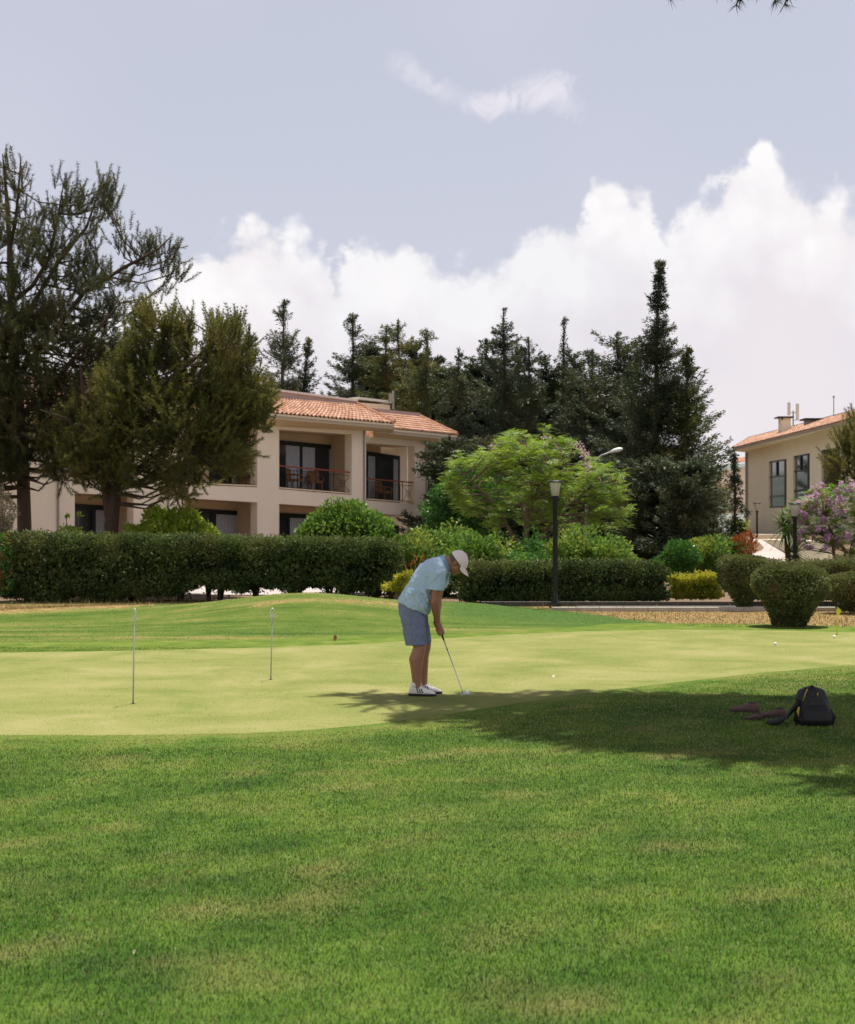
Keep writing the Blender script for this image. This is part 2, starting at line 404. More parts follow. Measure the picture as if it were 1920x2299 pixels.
def bank_color(k, p, sp, c):
    # mown bands on the bank behind the green
    mp = k.node('ShaderNodeMapping'); mp.inputs['Scale'].default_value = (.12, 1.1, 0); mp.inputs['Rotation'].default_value = (0, 0, .06); k.l.new(p, mp.inputs[0])
    band = k.math('ADD', k.math('MULTIPLY', k.noise(mp.outputs[0], 1.25, 4, .65, .3), .7), k.math('MULTIPLY', k.noise(p, 1.6, 4, .7), .3))
    bank = k.ramp(band, (.38, (.036, .074, .010)), (.47, (.078, .122, .016)), (.54, (.125, .155, .030)), (.62, (.235, .185, .066)))
    bank = k.mix(k.math('MULTIPLY', k.noise(p, 14, 5, .8), .55), bank, (.055, .10, .014))
    c = k.mix(k.sstep(sp.outputs[1], 19.0, 20.5), c, bank)
    lush = k.node('ShaderNodeAttribute', attribute_name='lush').outputs['Fac']
    c = k.mix(lush, c, k.mix(k.noise(p, 6, 4, .7), (.030, .070, .010), (.075, .135, .024)))
    nz = k.math('ADD', k.math('MULTIPLY', k.noise(p, 1.7, 5, .7), .7), k.math('MULTIPLY', k.noise(p, 7, 4, .75), .3))
    dry = k.node('ShaderNodeAttribute', attribute_name='dry').outputs['Fac']
    dry = k.sstep(k.math('ADD', dry, k.math('MULTIPLY', k.math('SUBTRACT', nz, .5), 1.8)), .36, .64)
    c = k.mix(dry, c, k.ramp(k.noise(p, 5, 5, .8), (.35, (.12, .076, .034)), (.5, (.245, .165, .066)), (.66, (.34, .255, .112))))
    soil = k.node('ShaderNodeAttribute', attribute_name='soil').outputs['Fac']
    return k.mix(soil, c, k.mix(k.noise(p, 2, 4, .65), (.09, .06, .04), (.24, .165, .105)))
def lawnf(k, out):
    p = k.node('ShaderNodeNewGeometry').outputs['Position']
    sp = k.node('ShaderNodeSeparateXYZ'); k.l.new(p, sp.inputs[0])
    c = lawn_color(k, p); c = k.mix(1, c, (.86, .84, .9), 'MULTIPLY')
    c = bank_color(k, p, sp, c)
    pbr(k, out, c, .95, .1, 0, k.noise(p, 60, 4, .7), .6, .02)
M['lawn'] = mat('mown lawn', lawnf)
def greenf(k, out):
    p = k.node('ShaderNodeNewGeometry').outputs['Position']
    a = k.node('ShaderNodeAttribute', attribute_name='rnd').outputs['Fac']
    mp = k.node('ShaderNodeMapping'); mp.inputs['Scale'].default_value = (.6, .6, 1); mp.inputs['Rotation'].default_value = (0, 0, -.12); k.l.new(p, mp.inputs[0])
    n = k.noise(mp.outputs[0], 1.3, 5, .62, .5)
    c = k.ramp(n, (.36, (.135, .160, .040)), (.46, (.178, .190, .056)), (.55, (.212, .212, .074)), (.66, (.262, .240, .104)))
    c = k.mix(k.math('MULTIPLY', k.noise(p, 40, 5, .85), .5), c, (.11, .14, .024))
    c = k.mix(k.math('MULTIPLY', k.sstep(k.noise(p, 180, 2, .6), .52, .7), .35), c, (.35, .32, .15))
    c = k.mix(k.sstep(a, .05, .9), c, k.mix(1, c, (1.22, 1.2, 1.2), 'MULTIPLY'))
    pbr(k, out, c, .95, .1)
M['green'] = mat('putting green turf', greenf)
def collarf(k, out):
    p = k.node('ShaderNodeNewGeometry').outputs['Position']
    n = k.noise(p, 2.4, 5, .65, .4)
    c = k.ramp(n, (.35, (.062, .108, .012)), (.5, (.105, .150, .019)), (.68, (.165, .19, .036)))
    c = k.mix(k.math('MULTIPLY', k.noise(p, 40, 4, .75), .4), c, (.06, .11, .012))
    pbr(k, out, c, .95, .1, 0, k.noise(p, 80, 3, .7), .6, .012)
M['collar'] = mat('green collar turf', collarf)

xs = np.unique(np.concatenate([np.arange(-22, 22.01, .25), np.sinh(np.linspace(-5, 5, 60))*40]))
ys = np.unique(np.concatenate([np.arange(-4, 48, .25), np.arange(48, 120, 2), np.linspace(120, 5000, 60)**1.0, [-400, -100, -30]]))
X, Y = np.meshgrid(xs, ys); Z = hgt(X, Y)
V = np.stack([X.ravel(), Y.ravel(), Z.ravel()], 1); nx, ny = len(xs), len(ys)
ii, jj = np.meshgrid(np.arange(nx-1), np.arange(ny-1)); b0 = (jj*nx+ii).ravel()
me = npmesh('lawn', V, np.stack([b0, b0+1, b0+1+nx, b0+nx], 1))
ss = lambda a, b, t: np.clip((t-a)/(b-a), 0, 1)
def zones(X, Y):
    dry = ss(24.2, 25.3, Y)*ss(32.5, 31, Y)*ss(1.7, 3.2, X-(30.5-Y)*.42)
    dry = np.maximum(dry, ss(26.8, 28.5, Y)*ss(33.2, 32, Y)*ss(-5.0, -5.8, X)*.95)
    dry = np.maximum(dry, .55*np.exp(-((Y-26.1-.25*(X+2.2))/.22)**2)*ss(-5, -4, X)*ss(1, 0, X))
    lush = ss(-.2, .6, X)*ss(4.2, 2.0, X-(30.5-Y)*.42)*ss(24.6, 26.2, Y)*ss(34, 32, Y)
    return dry, lush, ss(32.6, 33.4, Y)
dry, lush, soil = zones(X, Y)
put_attr(me, 'POINT', dict(dry=dry, lush=lush, soil=soil)); put_attr(me, 'POINT', dict(zip(('gt', 'gw', 'gw2'), lawn_fields(X, Y))))
lawn = link('lawn', me, M['lawn'], smooth=True); tag(lawn, 'mown grass ground with straw patches around the green', 'lawn', kind='structure')

def sheet(name, pts, z, m, label, cat, skirt=0):
    """flat sheet; its rim runs down into the lawn so that no gap shows under it"""
    bm = bmesh.new(); vs = [bm.verts.new((p[0], p[1], z)) for p in pts]; f = bm.faces.new(vs)
    if f.normal.z < 0 or (f.normal_update() or f.normal.z < 0): f.normal_flip()
    bmesh.ops.triangulate(bm, faces=[f])
    for i in range(skirt-1):
        a, b = pts[i], pts[i+1]; q_ = [(a[0], a[1], z), (b[0], b[1], z), (b[0], b[1]-.05, -.004), (a[0], a[1]-.05, -.004)]
        g = bm.faces.new([bm.verts.new(v) for v in q_]); g.normal_update()
        if g.normal.z < 0: g.normal_flip()
    me = bpy.data.meshes.new(name); bm.to_mesh(me); bm.free()
    return tag(link(name, me, m), label, cat, kind='structure')
nf = len(GREEN_F)
back = [(p.x, p.y) for p in GREEN[nf:]]
sheet('collar', back+[(x, y+1.75) for x, y in reversed(back)], .004, M['collar'], 'darker mown collar along the back of the putting green', 'turf')
sheet('putting_green', [(p.x, p.y) for p in GREEN], .004, M['green'], 'pale closely mown putting green', 'putting green', nf)

# blades of grass
def bladesf(k, out, bank=False):
    p = k.node('ShaderNodeNewGeometry').outputs['Position']
    a = k.node('ShaderNodeAttribute', attribute_name='rnd').outputs['Fac']
    c = lawn_color(k, p)
    if bank:
        sp = k.node('ShaderNodeSeparateXYZ'); k.l.new(p, sp.inputs[0]); c = bank_color(k, p, sp, c)
    c = k.mix(k.sstep(a, .1, .9), k.mix(1, c, (.50, .52, .52), 'MULTIPLY'), k.mix(1, c, (1.85, 1.75, 1.6), 'MULTIPLY'))
    c = k.mix(k.math('MULTIPLY', k.sstep(a, .86, .93), .75), c, (.50, .44, .25))
    c = k.mix(k.math('MULTIPLY', k.sstep(a, .30, .0), .5), c, (.045, .095, .014))
    b = k.node('ShaderNodeBsdfPrincipled'); k.put(b.inputs['Base Color'], c); b.inputs['Roughness'].default_value = .5
    b.inputs['Specular IOR Level'].default_value = .35
    tr = k.node('ShaderNodeBsdfTranslucent'); k.put(tr.inputs[0], c)
    m = k.node('ShaderNodeMixShader'); m.inputs[0].default_value = .35
    k.l.new(b.outputs[0], m.inputs[1]); k.l.new(tr.outputs[0], m.inputs[2]); k.l.new(m.outputs[0], out.inputs[0])
M['blade'] = mat('grass blades', bladesf); M['blade_bank'] = mat('bank grass blades', lambda k, o: bladesf(k, o, True))
def blades(Px, Py, H, Wd, lean=.5):
    n = len(Px); Pz = hgt(Px, Py)
    a = rng.uniform(0, 2*np.pi, n); l = np.abs(rng.normal(0, lean, n)); b = rng.uniform(0, 2*np.pi, n)
    base = np.stack([Px, Py, Pz], 1); w = np.stack([np.cos(b), np.sin(b), 0*b], 1)*Wd[:, None]/2
    tip = base+np.stack([np.cos(a)*np.sin(l), np.sin(a)*np.sin(l), np.cos(l)], 1)*H[:, None]
    V = np.empty((n, 3, 3)); V[:, 0] = base-w; V[:, 1] = base+w; V[:, 2] = tip
    V[:, :2, 2] -= .003
    return V.reshape(-1, 3), np.arange(3*n).reshape(-1, 3)
def scatter(y0, y1, dens):
    out = []
    y = y0
    while y < y1:
        dy = .5; hw = y*.335+4.5; n = int(dy*2*hw*dens(y)); xx = rng.uniform(-hw, hw, n); yy = rng.uniform(y, y+dy, n)
        e = rng.random(n) < np.clip(1-(np.abs(xx)-y*.335-.6)/3.9, 0, 1)**1.5; out.append((xx[e], yy[e])); y += dy
    return np.concatenate([o[0] for o in out]), np.concatenate([o[1] for o in out])
Px, Py = scatter(3.9, 20, lambda y: 16000*(6/max(y, 6))**1.2)
keep = ~in_poly(Px, Py, gx, gy-.0); Px, Py = Px[keep], Py[keep]
nearg = np.ones(len(Px)); 
sc = np.interp(Py, [4, 8, 14, 20], [1, 1.1, 1.5, 2.0])
fr = in_poly(Px, Py+.8, gx, gy)*1.+in_poly(Px, Py+.3, gx, gy)*1.    # the fringe just before the green is cut shorter
Hh = rng.uniform(.009, .022, len(Px))*np.choose(fr.astype(int), [1, .65, .38])
Vb, Fb = blades(Px, Py, Hh, rng.uniform(.0028, .0052, len(Px))*sc, .85)
gm = npmesh('grass_blades', Vb, Fb, rng.random(len(Fb))); put_attr(gm, 'FACE', dict(zip(('gt', 'gw', 'gw2'), lawn_fields(Px, Py))))
tag(link('grass_blades', gm, M['blade']), 'short green and straw grass covering the near lawn', 'grass', kind='stuff')
print('blades', len(Fb))
# thinner scatter on the bank behind the green
kx = rng.uniform(-12, 12, 120000); ky = rng.uniform(20.5, 33, 120000); kk = ~in_poly(kx, ky, gx, gy+1.7) & (np.abs(kx) < ky*.335+1); kx, ky = kx[kk], ky[kk]
Vb, Fb = blades(kx, ky, rng.uniform(.006, .018, len(kx)), rng.uniform(.0028, .0052, len(kx))*2.6, .85)
gm = npmesh('bank_grass', Vb, Fb, rng.random(len(Fb))); put_attr(gm, 'FACE', dict(zip(('gt', 'gw', 'gw2'), lawn_fields(kx, ky)))); put_attr(gm, 'FACE', dict(zip(('dry', 'lush', 'soil'), zones(kx, ky))))
tag(link('bank_grass', gm, M['blade_bank']), 'mown grass on the low bank behind the putting green', 'grass', kind='stuff')
# the green's own very short turf
Gx = rng.uniform(-9.5, 9.5, 420000); Gy = rng.uniform(11, 25, 420000); kk = in_poly(Gx, Gy, gx, gy) & (np.abs(Gx) < Gy*.335+1) & (rng.random(len(Gx)) < (12/Gy)**1.1); Gx, Gy = Gx[kk], Gy[kk]
Vg, Fg = blades(Gx, Gy, rng.uniform(.002, .005, len(Gx)), rng.uniform(.006, .012, len(Gx)), 1.0); Vg[:, 2] += .004
print('green blades', len(Fg))
tag(link('green_turf', npmesh('green_turf', Vg, Fg, rng.random(len(Fg))), M['green']), 'very short pale turf of the putting green', 'grass', kind='stuff')
# rough dry grass and weeds in front of the hedges
def roughf(k, out):
    p = k.node('ShaderNodeNewGeometry').outputs['Position']
    a = k.node('ShaderNodeAttribute', attribute_name='rnd').outputs['Fac']
    n = k.math('ADD', k.math('MULTIPLY', k.noise(p, 1.4, 3, .6), .8), k.math('MULTIPLY', a, .25))
    c = k.ramp(n, (.38, (.07, .11, .02)), (.46, (.17, .145, .05)), (.60, (.30, .215, .088)), (.85, (.44, .34, .17)))
    pbr(k, out, c, .8, .2)
M['rough'] = mat('rough dry grass', roughf)
n = 80000
Qx = rng.uniform(-13, 13, n); Qy = rng.uniform(24.6, 33.8, n)
dr = (Qy < 32)*(Qx-(30.5-Qy)*.42 > 2.2)*1. + (Qy > 28.3)*(Qx < -5.2)*1. + ((Qy > 31.9) & (Qx < 3.6))*.55
kp = rng.random(n) < dr*.9; Qx, Qy = Qx[kp], Qy[kp]
tall = rng.random(len(Qx)) < .06
Vb, Fb = blades(Qx, Qy, np.where(tall, rng.uniform(.08, .2, len(Qx)), rng.uniform(.015, .05, len(Qx))), rng.uniform(.006, .014, len(Qx)), .9)
tag(link('rough_grass', npmesh('rough_grass', Vb, Fb, rng.random(len(Fb))), M['rough']),
    'dry straw coloured rough grass and weeds before the hedges', 'grass', kind='stuff')

# road behind the hedges, kerbs, far hills
def strip(name, P, m, label, cat, off=.02):
    """P: list of (x, y0, y1): a sheet following the terrain"""
    vs = []; fs = []
    for i, (x, a, b) in enumerate(P):
        for j in range(13):
            y = a+(b-a)*j/12; vs.append((x, y, h1(x, y)+off))
    for i in range(len(P)-1):
        for j in range(12): fs.append((i*13+j, (i+1)*13+j, (i+1)*13+j+1, i*13+j+1))
    me = bpy.data.meshes.new(name); me.from_pydata(vs, [], fs); me.update()
    return tag(link(name, me, m, smooth=True), label, cat, kind='structure')
def roadf(k, out):
    p = k.node('ShaderNodeNewGeometry').outputs['Position']
    c = k.mix(k.noise(p, 1.2, 5, .65), (.30, .265, .25), (.46, .41, .385))
    c = k.mix(k.math('MULTIPLY', k.sstep(k.noise(p, .4, 4, .7), .5, .7), .4), c, (.22, .20, .19))
    pbr(k, out, c, .9, .2, 0, k.noise(p, 50, 3), .4, .01)
M['road'] = mat('pale worn paving', roadf)
strip('road', [(x, 37.2, 43.5) for x in np.arange(-8, 5.1, 1.0)], M['road'], 'pale paved road behind the hedge', 'road')
strip('path', [(x, 29.9, 31.6) for x in np.arange(3.3, 22, .5)], M['darkstone'], 'narrow paved path behind the kerb', 'path')
# drive curving up beside the right-hand building
vs = []; fs = []
cl = [(10.4, 40), (11.4, 45), (12.6, 50), (13.5, 55), (14.0, 62), (14.2, 72)]
for x, y in cl:
    for o in (-1.3, -.6, 0, .6, 1.3): vs.append((x+o, y, h1(x+o, y)+.02))
for i in range(len(cl)-1):
    for j in range(4): fs.append((i*5+j, i*5+j+1, i*5+j+6, i*5+j+5))
me = bpy.data.meshes.new('driveway'); me.from_pydata(vs, [], fs); me.update()
tag(link('driveway', me, M['road'], smooth=True), 'pale drive rising beside the right building', 'road', kind='structure')
mb = MB()
P = [(x, 29.75+.012*math.sin(x)) for x in np.arange(2.6, 13.5, .5)]
for (a, b), (c, d) in zip(P[:-1], P[1:]):
    mb.hexa([(a, b-.09, -.1), (c-.012, d-.09, -.1), (c-.012, d+.09, -.1), (a, b+.09, -.1)], (0, 0, .185))
kb = mb.build('kerb', M['concrete']); tag(kb, 'low pale concrete kerb along the brown grass bank', 'kerb')
mb = MB()
for (a, b), (c, d) in zip(P[:-1], P[1:]):
    mb.hexa([(a-1.4, b+1.95, -.1), (c-1.41, d+1.95, -.1), (c-1.41, d+2.15, -.1), (a-1.4, b+2.15, -.1)], (0, 0, .20))
tag(mb.build('kerb', M['darkstone']), 'darker grey kerb in front of the planting beds', 'kerb')

def hillf(k, out):
    p = k.node('ShaderNodeNewGeometry').outputs['Position']
    pbr(k, out, k.ramp(k.noise(p, .02, 5, .7), (.35, (.07, .10, .10)), (.5, (.13, .15, .14)), (.7, (.22, .21, .18))), .95, .1)
M['hill'] = mat('distant scrub hills', hillf)
vs = []; fs = []; n = 120
for i in range(n+1):
    t = i/n; x = -1500+3600*t; 
    top = 1.65+700*(1195-1046)/F*(1+.05*math.sin(i*.35)+.10*math.sin(i*.11+1)) + (8*mnoise.noise(Vector((i*.2, 0, 0))))
    for y, z in ((560, -3), (640, top*.6), (760, top*1.0), (900, top*.8), (1100, -3)): vs.append((x, y+20*math.sin(i*.5), z))
for i in range(n):
    for j in range(4): fs.append((i*5+j, (i+1)*5+j, (i+1)*5+j+1, i*5+j+1))
me = bpy.data.meshes.new('hills'); me.from_pydata(vs, [], fs); me.update()
tag(link('hills', me, M['hill'], smooth=True), 'distant scrub covered hills', 'hills', kind='structure')

# ------------------------------------------------------------------ hotel building (left)
# facade runs away to the right; its plane passes through these two points
Pa, Pb = at(604, 1195, 57.0), at(822, 1195, 60.6)
U = (Pb-Pa); U.z = 0; U.normalize(); N = Vector((U.y, -U.x, 0))
if N.y > 0: N = -N                                   # N points to the viewer
IN = -N
P1 = Pa; P2 = Pa+IN*1.0                              # wing one, wing two (set back)
def fp(px, py, o=0.0, base=None): return onplane(px, py, (base or P1)+IN*o, N)
def lerp(a, b, t): return a+(b-a)*t
def ln(pts):
    def f(x):
        for (x0, y0), (x1, y1) in zip(pts[:-1], pts[1:]):
            if x <= x1 or (x1, y1) == pts[-1]: return y0+(y1-y0)*(x-x0)/(x1-x0)
    return f
wtop = ln([(-200, 935), (100, 938), (590, 955), (824, 966)])      # soffit line on the wall
otop = ln([(-200, 945), (100, 948), (632, 964), (791, 975)])      # upper openings
sill = ln([(-200, 1068), (100, 1075), (280, 1082), (586, 1094), (627, 1098), (791, 1111)])
btm = ln([(-200, 1096), (100, 1103), (301, 1114), (441, 1119), (581, 1128), (627, 1131), (790, 1142)])
GR = 1262
hb = thing('hotel_building', 'two storey cream building with tiled roof and deep balconies', 'building', at(604, 1240, 57.0))
wall = MB(); T = .45
def quad(x0, y0a, y0b, x1, y1a, y1b, base=None, o=0):
    """px rectangle: left side x0 from y0a down to y0b, right side x1 likewise"""
    return [fp(x0, y0a, o, base), fp(x0, y0b, o, base), fp(x1, y1b, o, base), fp(x1, y1a, o, base)]
OPEN = [(-190, -60), (-40, 7), (168, 300), (414, 578), (627, 790)]
edges = [-200]+[e for o in OPEN for e in o]+[822]
# piers between openings, full height
for i in range(0, len(edges), 2):
    x0, x1 = edges[i], edges[i+1]
    wall.hexa(quad(x0, wtop(x0), GR, x1, wtop(x1), GR), IN*T)
for x0, x1 in OPEN:
    wall.hexa(quad(x0, wtop(x0), otop(x0), x1, wtop(x1), otop(x1)), IN*T)
    wall.hexa(quad(x0, sill(x0), btm(x0), x1, sill(x1), btm(x1)), IN*T)
# wing two
t2 = ln([(822, 979), (961, 990)]); o2 = ln([(824, 994), (930, 1002)]); s2 = ln([(824, 1123), (930, 1131)]); b2 = ln([(822, 1151), (930, 1159)])
wall.hexa(quad(931.5, t2(931), GR, 960, t2(960), GR, P2), IN*T)
wall.hexa(quad(780, t2(780), o2(780), 931.5, t2(931.5), o2(931.5), P2), IN*T)
wall.hexa(quad(780, s2(780), b2(780), 931.5, s2(931.5), b2(931.5), P2), IN*T)
wobj = wall.build('wall', M['stucco'], hb)
# recess: floor slabs, ceilings, back wall, side walls
DEP = 1.9
rec = MB()
for x0, x1 in OPEN:
    for (ta, tb) in ((otop, sill), (btm, lambda x: GR)):
        e0, e1 = x0-6, x1+26
        # back wall behind the opening
        q = [fp(x0, ta(x0), T), fp(x0, tb(x0), T), fp(x1, tb(x1), T), fp(x1, ta(x1), T)]
        up = .12
        q2 = [p+IN*(DEP-T) for p in q]
        for a in (0, 3): q2[a] = q2[a]+Vector((0, 0, up))
        for a in (1, 2): q2[a] = q2[a]+Vector((0, 0, -.1))
        rec.hexa([q2[0]-U*.4, q2[1]-U*.4, q2[2]+U*.1, q2[3]+U*.1], IN*.2)
        # side walls
        rec.hexa([q[0]+Vector((0, 0, up)), q[1]+Vector((0, 0, -.1)), q2[1], q2[0]], -U*.12)
        rec.hexa([q[3]+Vector((0, 0, up)), q[2]+Vector((0, 0, -.1)), q2[2], q2[3]], U*.12)
        # ceiling and floor
        rec.hexa([q[0]-U*.1, q[3]+U*.1, q[3]+IN*(DEP-T)+U*.1, q[0]+IN*(DEP-T)-U*.1], Vector((0, 0, .10)))
        rec.hexa([q[1]-U*.1, q[2]+U*.1, q[2]+IN*(DEP-T)+U*.1, q[1]+IN*(DEP-T)-U*.1], Vector((0, 0, -.09)))
for (ta, tb) in ((o2, s2), (b2, lambda x: GR)):
    q = [fp(x, f(x), T, P2) for x, f in ((800, ta), (800, tb), (931, tb), (931, ta))]
    q2 = [p+IN*(DEP-T) for p in q]
    # back wall stops short of the corner: the side is open there
    r2 = [q2[3]-U*.75, q2[2]-U*.75]
    rec.hexa([q2[0]+Vector((0, 0, .1)), q2[1]-Vector((0, 0, .1)), r2[1]-Vector((0, 0, .1)), r2[0]+Vector((0, 0, .1))], IN*.2)
    rec.hexa([q[0], q[3], q2[3], q2[0]], Vector((0, 0, .10)))
    rec.hexa([q[1], q[2], q2[2], q2[1]], Vector((0, 0, -.09)))
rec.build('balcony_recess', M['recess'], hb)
# end wall column at the rear corner of the open side, and the body of the house behind
body = MB()
e0 = fp(-200, wtop(-200), DEP+.25); e1 = fp(805, wtop(805), DEP+.25)
z0 = -.2; zt = min(e0.z, e1.z)-.05
body.hexa([(e0.x, e0.y, z0), (e1.x, e1.y, z0), tuple((e1+IN*9).xy)+(z0,), tuple((e0+IN*9).xy)+(z0,)], (0, 0, zt-z0))
g0 = fp(800, 1000, DEP+.25, P2); g1 = fp(915, 1000, DEP+.25, P2)
body.hexa([(g0.x, g0.y, z0), (g1.x, g1.y, z0), tuple((g1+IN*7).xy)+(z0,), tuple((g0+IN*7).xy)+(z0,)], (0, 0, fp(930, t2(930), 0, P2).z-z0-.05))
body.build('rear_wall', M['stucco'], hb)
# coping strips on the balcony edges, drain pipes
for x0, x1 in OPEN:
    m = MB(); m.hexa([fp(x0, sill(x0)-1.5, -.05), fp(x1, sill(x1)-1.5, -.05), fp(x1, sill(x1)-1.5, T), fp(x0, sill(x0)-1.5, T)], (0, 0, .05))
    m.build('sill', M['fascia'], hb)
m = MB(); m.hexa([fp(824, s2(824)-1.5, -.05, P2), fp(931, s2(931)-1.5, -.05, P2), fp(931, s2(931)-1.5, T, P2), fp(824, s2(824)-1.5, T, P2)], (0, 0, .05)); m.build('sill', M['fascia'], hb)
for x, tp, base in ((818, wtop, P1), (131, wtop, P1), (378, wtop, P1), (957.5, t2, P2)):
    m = MB(); m.tube([fp(x, tp(x)+1, -.06, base), fp(x, 1250, -.06, base)], .035 if x < 950 else .028, 8); m.build('drain_pipe', M['pipe'], hb)

def rail(x0, x1, fy, base, m_off=.1):
    """wrought iron balustrade with red-brown handrail"""
    H = .92
    a, b = fp(x0, fy(x0), m_off, base), fp(x1, fy(x1), m_off, base); L = (b-a).length
    r = MB(); r.hexa([a+Vector((0, 0, H)), b+Vector((0, 0, H)), b+Vector((0, 0, H))+IN*.07, a+Vector((0, 0, H))+IN*.07], (0, 0, .055))
    top = r.build('railing', M['handrail'], hb)
    i = MB(); pt = lambda t, z: lerp(a, b, t)+Vector((0, 0, z))+IN*.035
    for z in (.10, .80): i.tube([pt(0, z), pt(1, z)], .012, 6)
    n = max(4, int(L/.85)); 
    for k_ in range(n+1):
        t = k_/n; i.tube([pt(t, .0), pt(t, H)], .015, 6)
        if k_ < n:
            t1 = (k_+1)/n
            if k_ % 2 == 0:
                for s in (.2, .4, .6, .8): i.tube([pt(lerp(t, t1, s), .1), pt(lerp(t, t1, s), .8)], .009, 5)
            else:
                i.tube([pt(t, .1), pt(t1, .8)], .009, 5); i.tube([pt(t, .8), pt(t1, .1)], .009, 5)
                c = pt((t+t1)/2, .45); i.tube([c+Vector((0, 0, .14))*math.sin(q)+U*.14*math.cos(q) for q in np.linspace(0, 2*math.pi, 11)], .009, 5)
    i.build('baluster_panel', M['iron'], top)
for x0, x1 in OPEN: rail(x0, x1, sill, P1)
rail(824, 931, s2, P2)

def door(xa, xb, ytop, ybot, off, base, panels, curt):
    """sliding door group on the recess's back wall, traced in px on that plane"""
    q = [fp(xa, ytop(xa), off, base), fp(xa, ybot(xa), off, base), fp(xb, ybot(xb), off, base), fp(xb, ytop(xb), off, base)]
    P = lambda s, t: lerp(lerp(q[0], q[3], s), lerp(q[1], q[2], s), t)
    fr = MB(); w = .05
    Lh = (q[3]-q[0]).length; fs_ = .10/Lh; ft = .11/max(.1, (q[1]-q[0]).length)
    def bar(s0, s1, t0, t1): fr.hexa([P(s0, t0)+N*.10, P(s1, t0)+N*.10, P(s1, t1)+N*.10, P(s0, t1)+N*.10], IN*.09)
    bar(0, 1, 0, ft*1.6); bar(0, 1, 1-ft, 1)
    cuts = [0]+panels+[1]
    for s in cuts: bar(max(0, s-fs_*.6), min(1, s+fs_*.6), ft*1.6, 1-ft)
    f = fr.build('door_frame', M['frame'], hb)
    for s0, s1 in zip(cuts[:-1], cuts[1:]):
        g = MB(); g.hexa([P(s0, ft)+N*.05, P(s1, ft)+N*.05, P(s1, 1-ft)+N*.05, P(s0, 1-ft)+N*.05], IN*.015); g.build('pane', M['glass'], f)
    for s0, s1 in curt:
        g = MB(); n = 14
        for i in range(n):
            a_, b_ = lerp(s0, s1, i/n), lerp(s0, s1, (i+1)/n); o = .052+.012*(i % 2)
            g.hexa([P(a_, ft*1.7)+N*o, P(b_, ft*1.7)+N*o, P(b_, 1-ft*1.2)+N*o, P(a_, 1-ft*1.2)+N*o], IN*.004)
        g.build('curtain', M['curtain'], f)
D1 = DEP
door(590, 748, ln([(590, 985), (748, 1000)]), ln([(590, 1104), (748, 1112)]), D1, P1, [.52], [(.31, .5), (.54, .72), (.93, .98)])
door(800, 895, ln([(800, 1010), (895, 1024)]), ln([(800, 1126), (895, 1133)]), D1, P2, [.45], [(.26, .42), (.86, .97)])
door(470, 549, ln([(470, 978), (549, 982)]), ln([(470, 1098), (549, 1101)]), D1, P1, [.4], [(.7, .9)])
door(560, 745, ln([(560, 1148), (745, 1158)]), ln([(560, 1262), (745, 1262)]), D1, P1, [.45, .72], [(.47, .7)])
door(400, 543, ln([(400, 1139), (543, 1148)]), ln([(400, 1262), (543, 1262)]), D1, P1, [.5], [(.58, .95)])
door(155, 299, ln([(155, 1130), (299, 1140)]), ln([(155, 1262), (299, 1262)]), D1, P1, [.35, .68], [(.4, .64)])
door(800, 893, ln([(800, 1172), (893, 1180)]), ln([(800, 1262), (893, 1262)]), D1, P2, [.45], [])
door(160, 290, ln([(160, 968), (290, 972)]), ln([(160, 1078), (290, 1084)]), D1, P1, [.5], [])

# tiled roof patches
def tiles(name, E0, E1, T0, T1, parent, cols, rows, m=None, h=.055):
    """barrel tiles between eave line E0-E1 and top line T0-T1"""
    E0, E1, T0, T1 = map(Vector, (E0, E1, T0, T1))
    nrm = (E1-E0).cross(T0-E0); nrm.normalize()
    if nrm.z < 0: nrm = -nrm
    sub = 6; V = []; Fc = []; rn = []
    us = np.linspace(0, 1, cols*sub+1)
    for r in range(rows):
        for e, lift in ((0, .045), (1, 0.0)):
            t = (r+e*1.04)/rows
            for iu, u in enumerate(us):
                p = lerp(lerp(E0, E1, u), lerp(T0, T1, u), min(t, 1)); ph = 2*math.pi*u*cols
                z = h*(max(0, math.cos(ph))**.6 - .35*max(0, -math.cos(ph))**.7)
                V.append(p+nrm*(z+lift))
        b = r*2*len(us)
        for i in range(len(us)-1):
            Fc.append((b+i, b+i+1, b+len(us)+i+1, b+len(us)+i)); 
    for r in range(rows-0):          # butt ends of each course
        b = r*2*len(us)
        k0 = len(V)
        for iu in range(len(us)): V.append(V[b+iu]-nrm*.05)
        for i in range(len(us)-1): Fc.append((k0+i, k0+i+1, b+i+1, b+i))
    cr = rng.random((rows*2, cols))
    for f in range(len(Fc)):
        r, i = divmod(f, len(us)-1); rn.append(cr[r % rows, min(i//sub, cols-1)])
    return link(name, npmesh(name, [tuple(v) for v in V], Fc, rn), m or M['tile'], parent, smooth=False)
OV = -.95
def slab(E0, E1, T0, T1, th=.12):
    m = MB(); m.hexa([E0, E1, T1, T0], Vector((0, 0, -th))); return m
dn = Vector((0, 0, -.03))
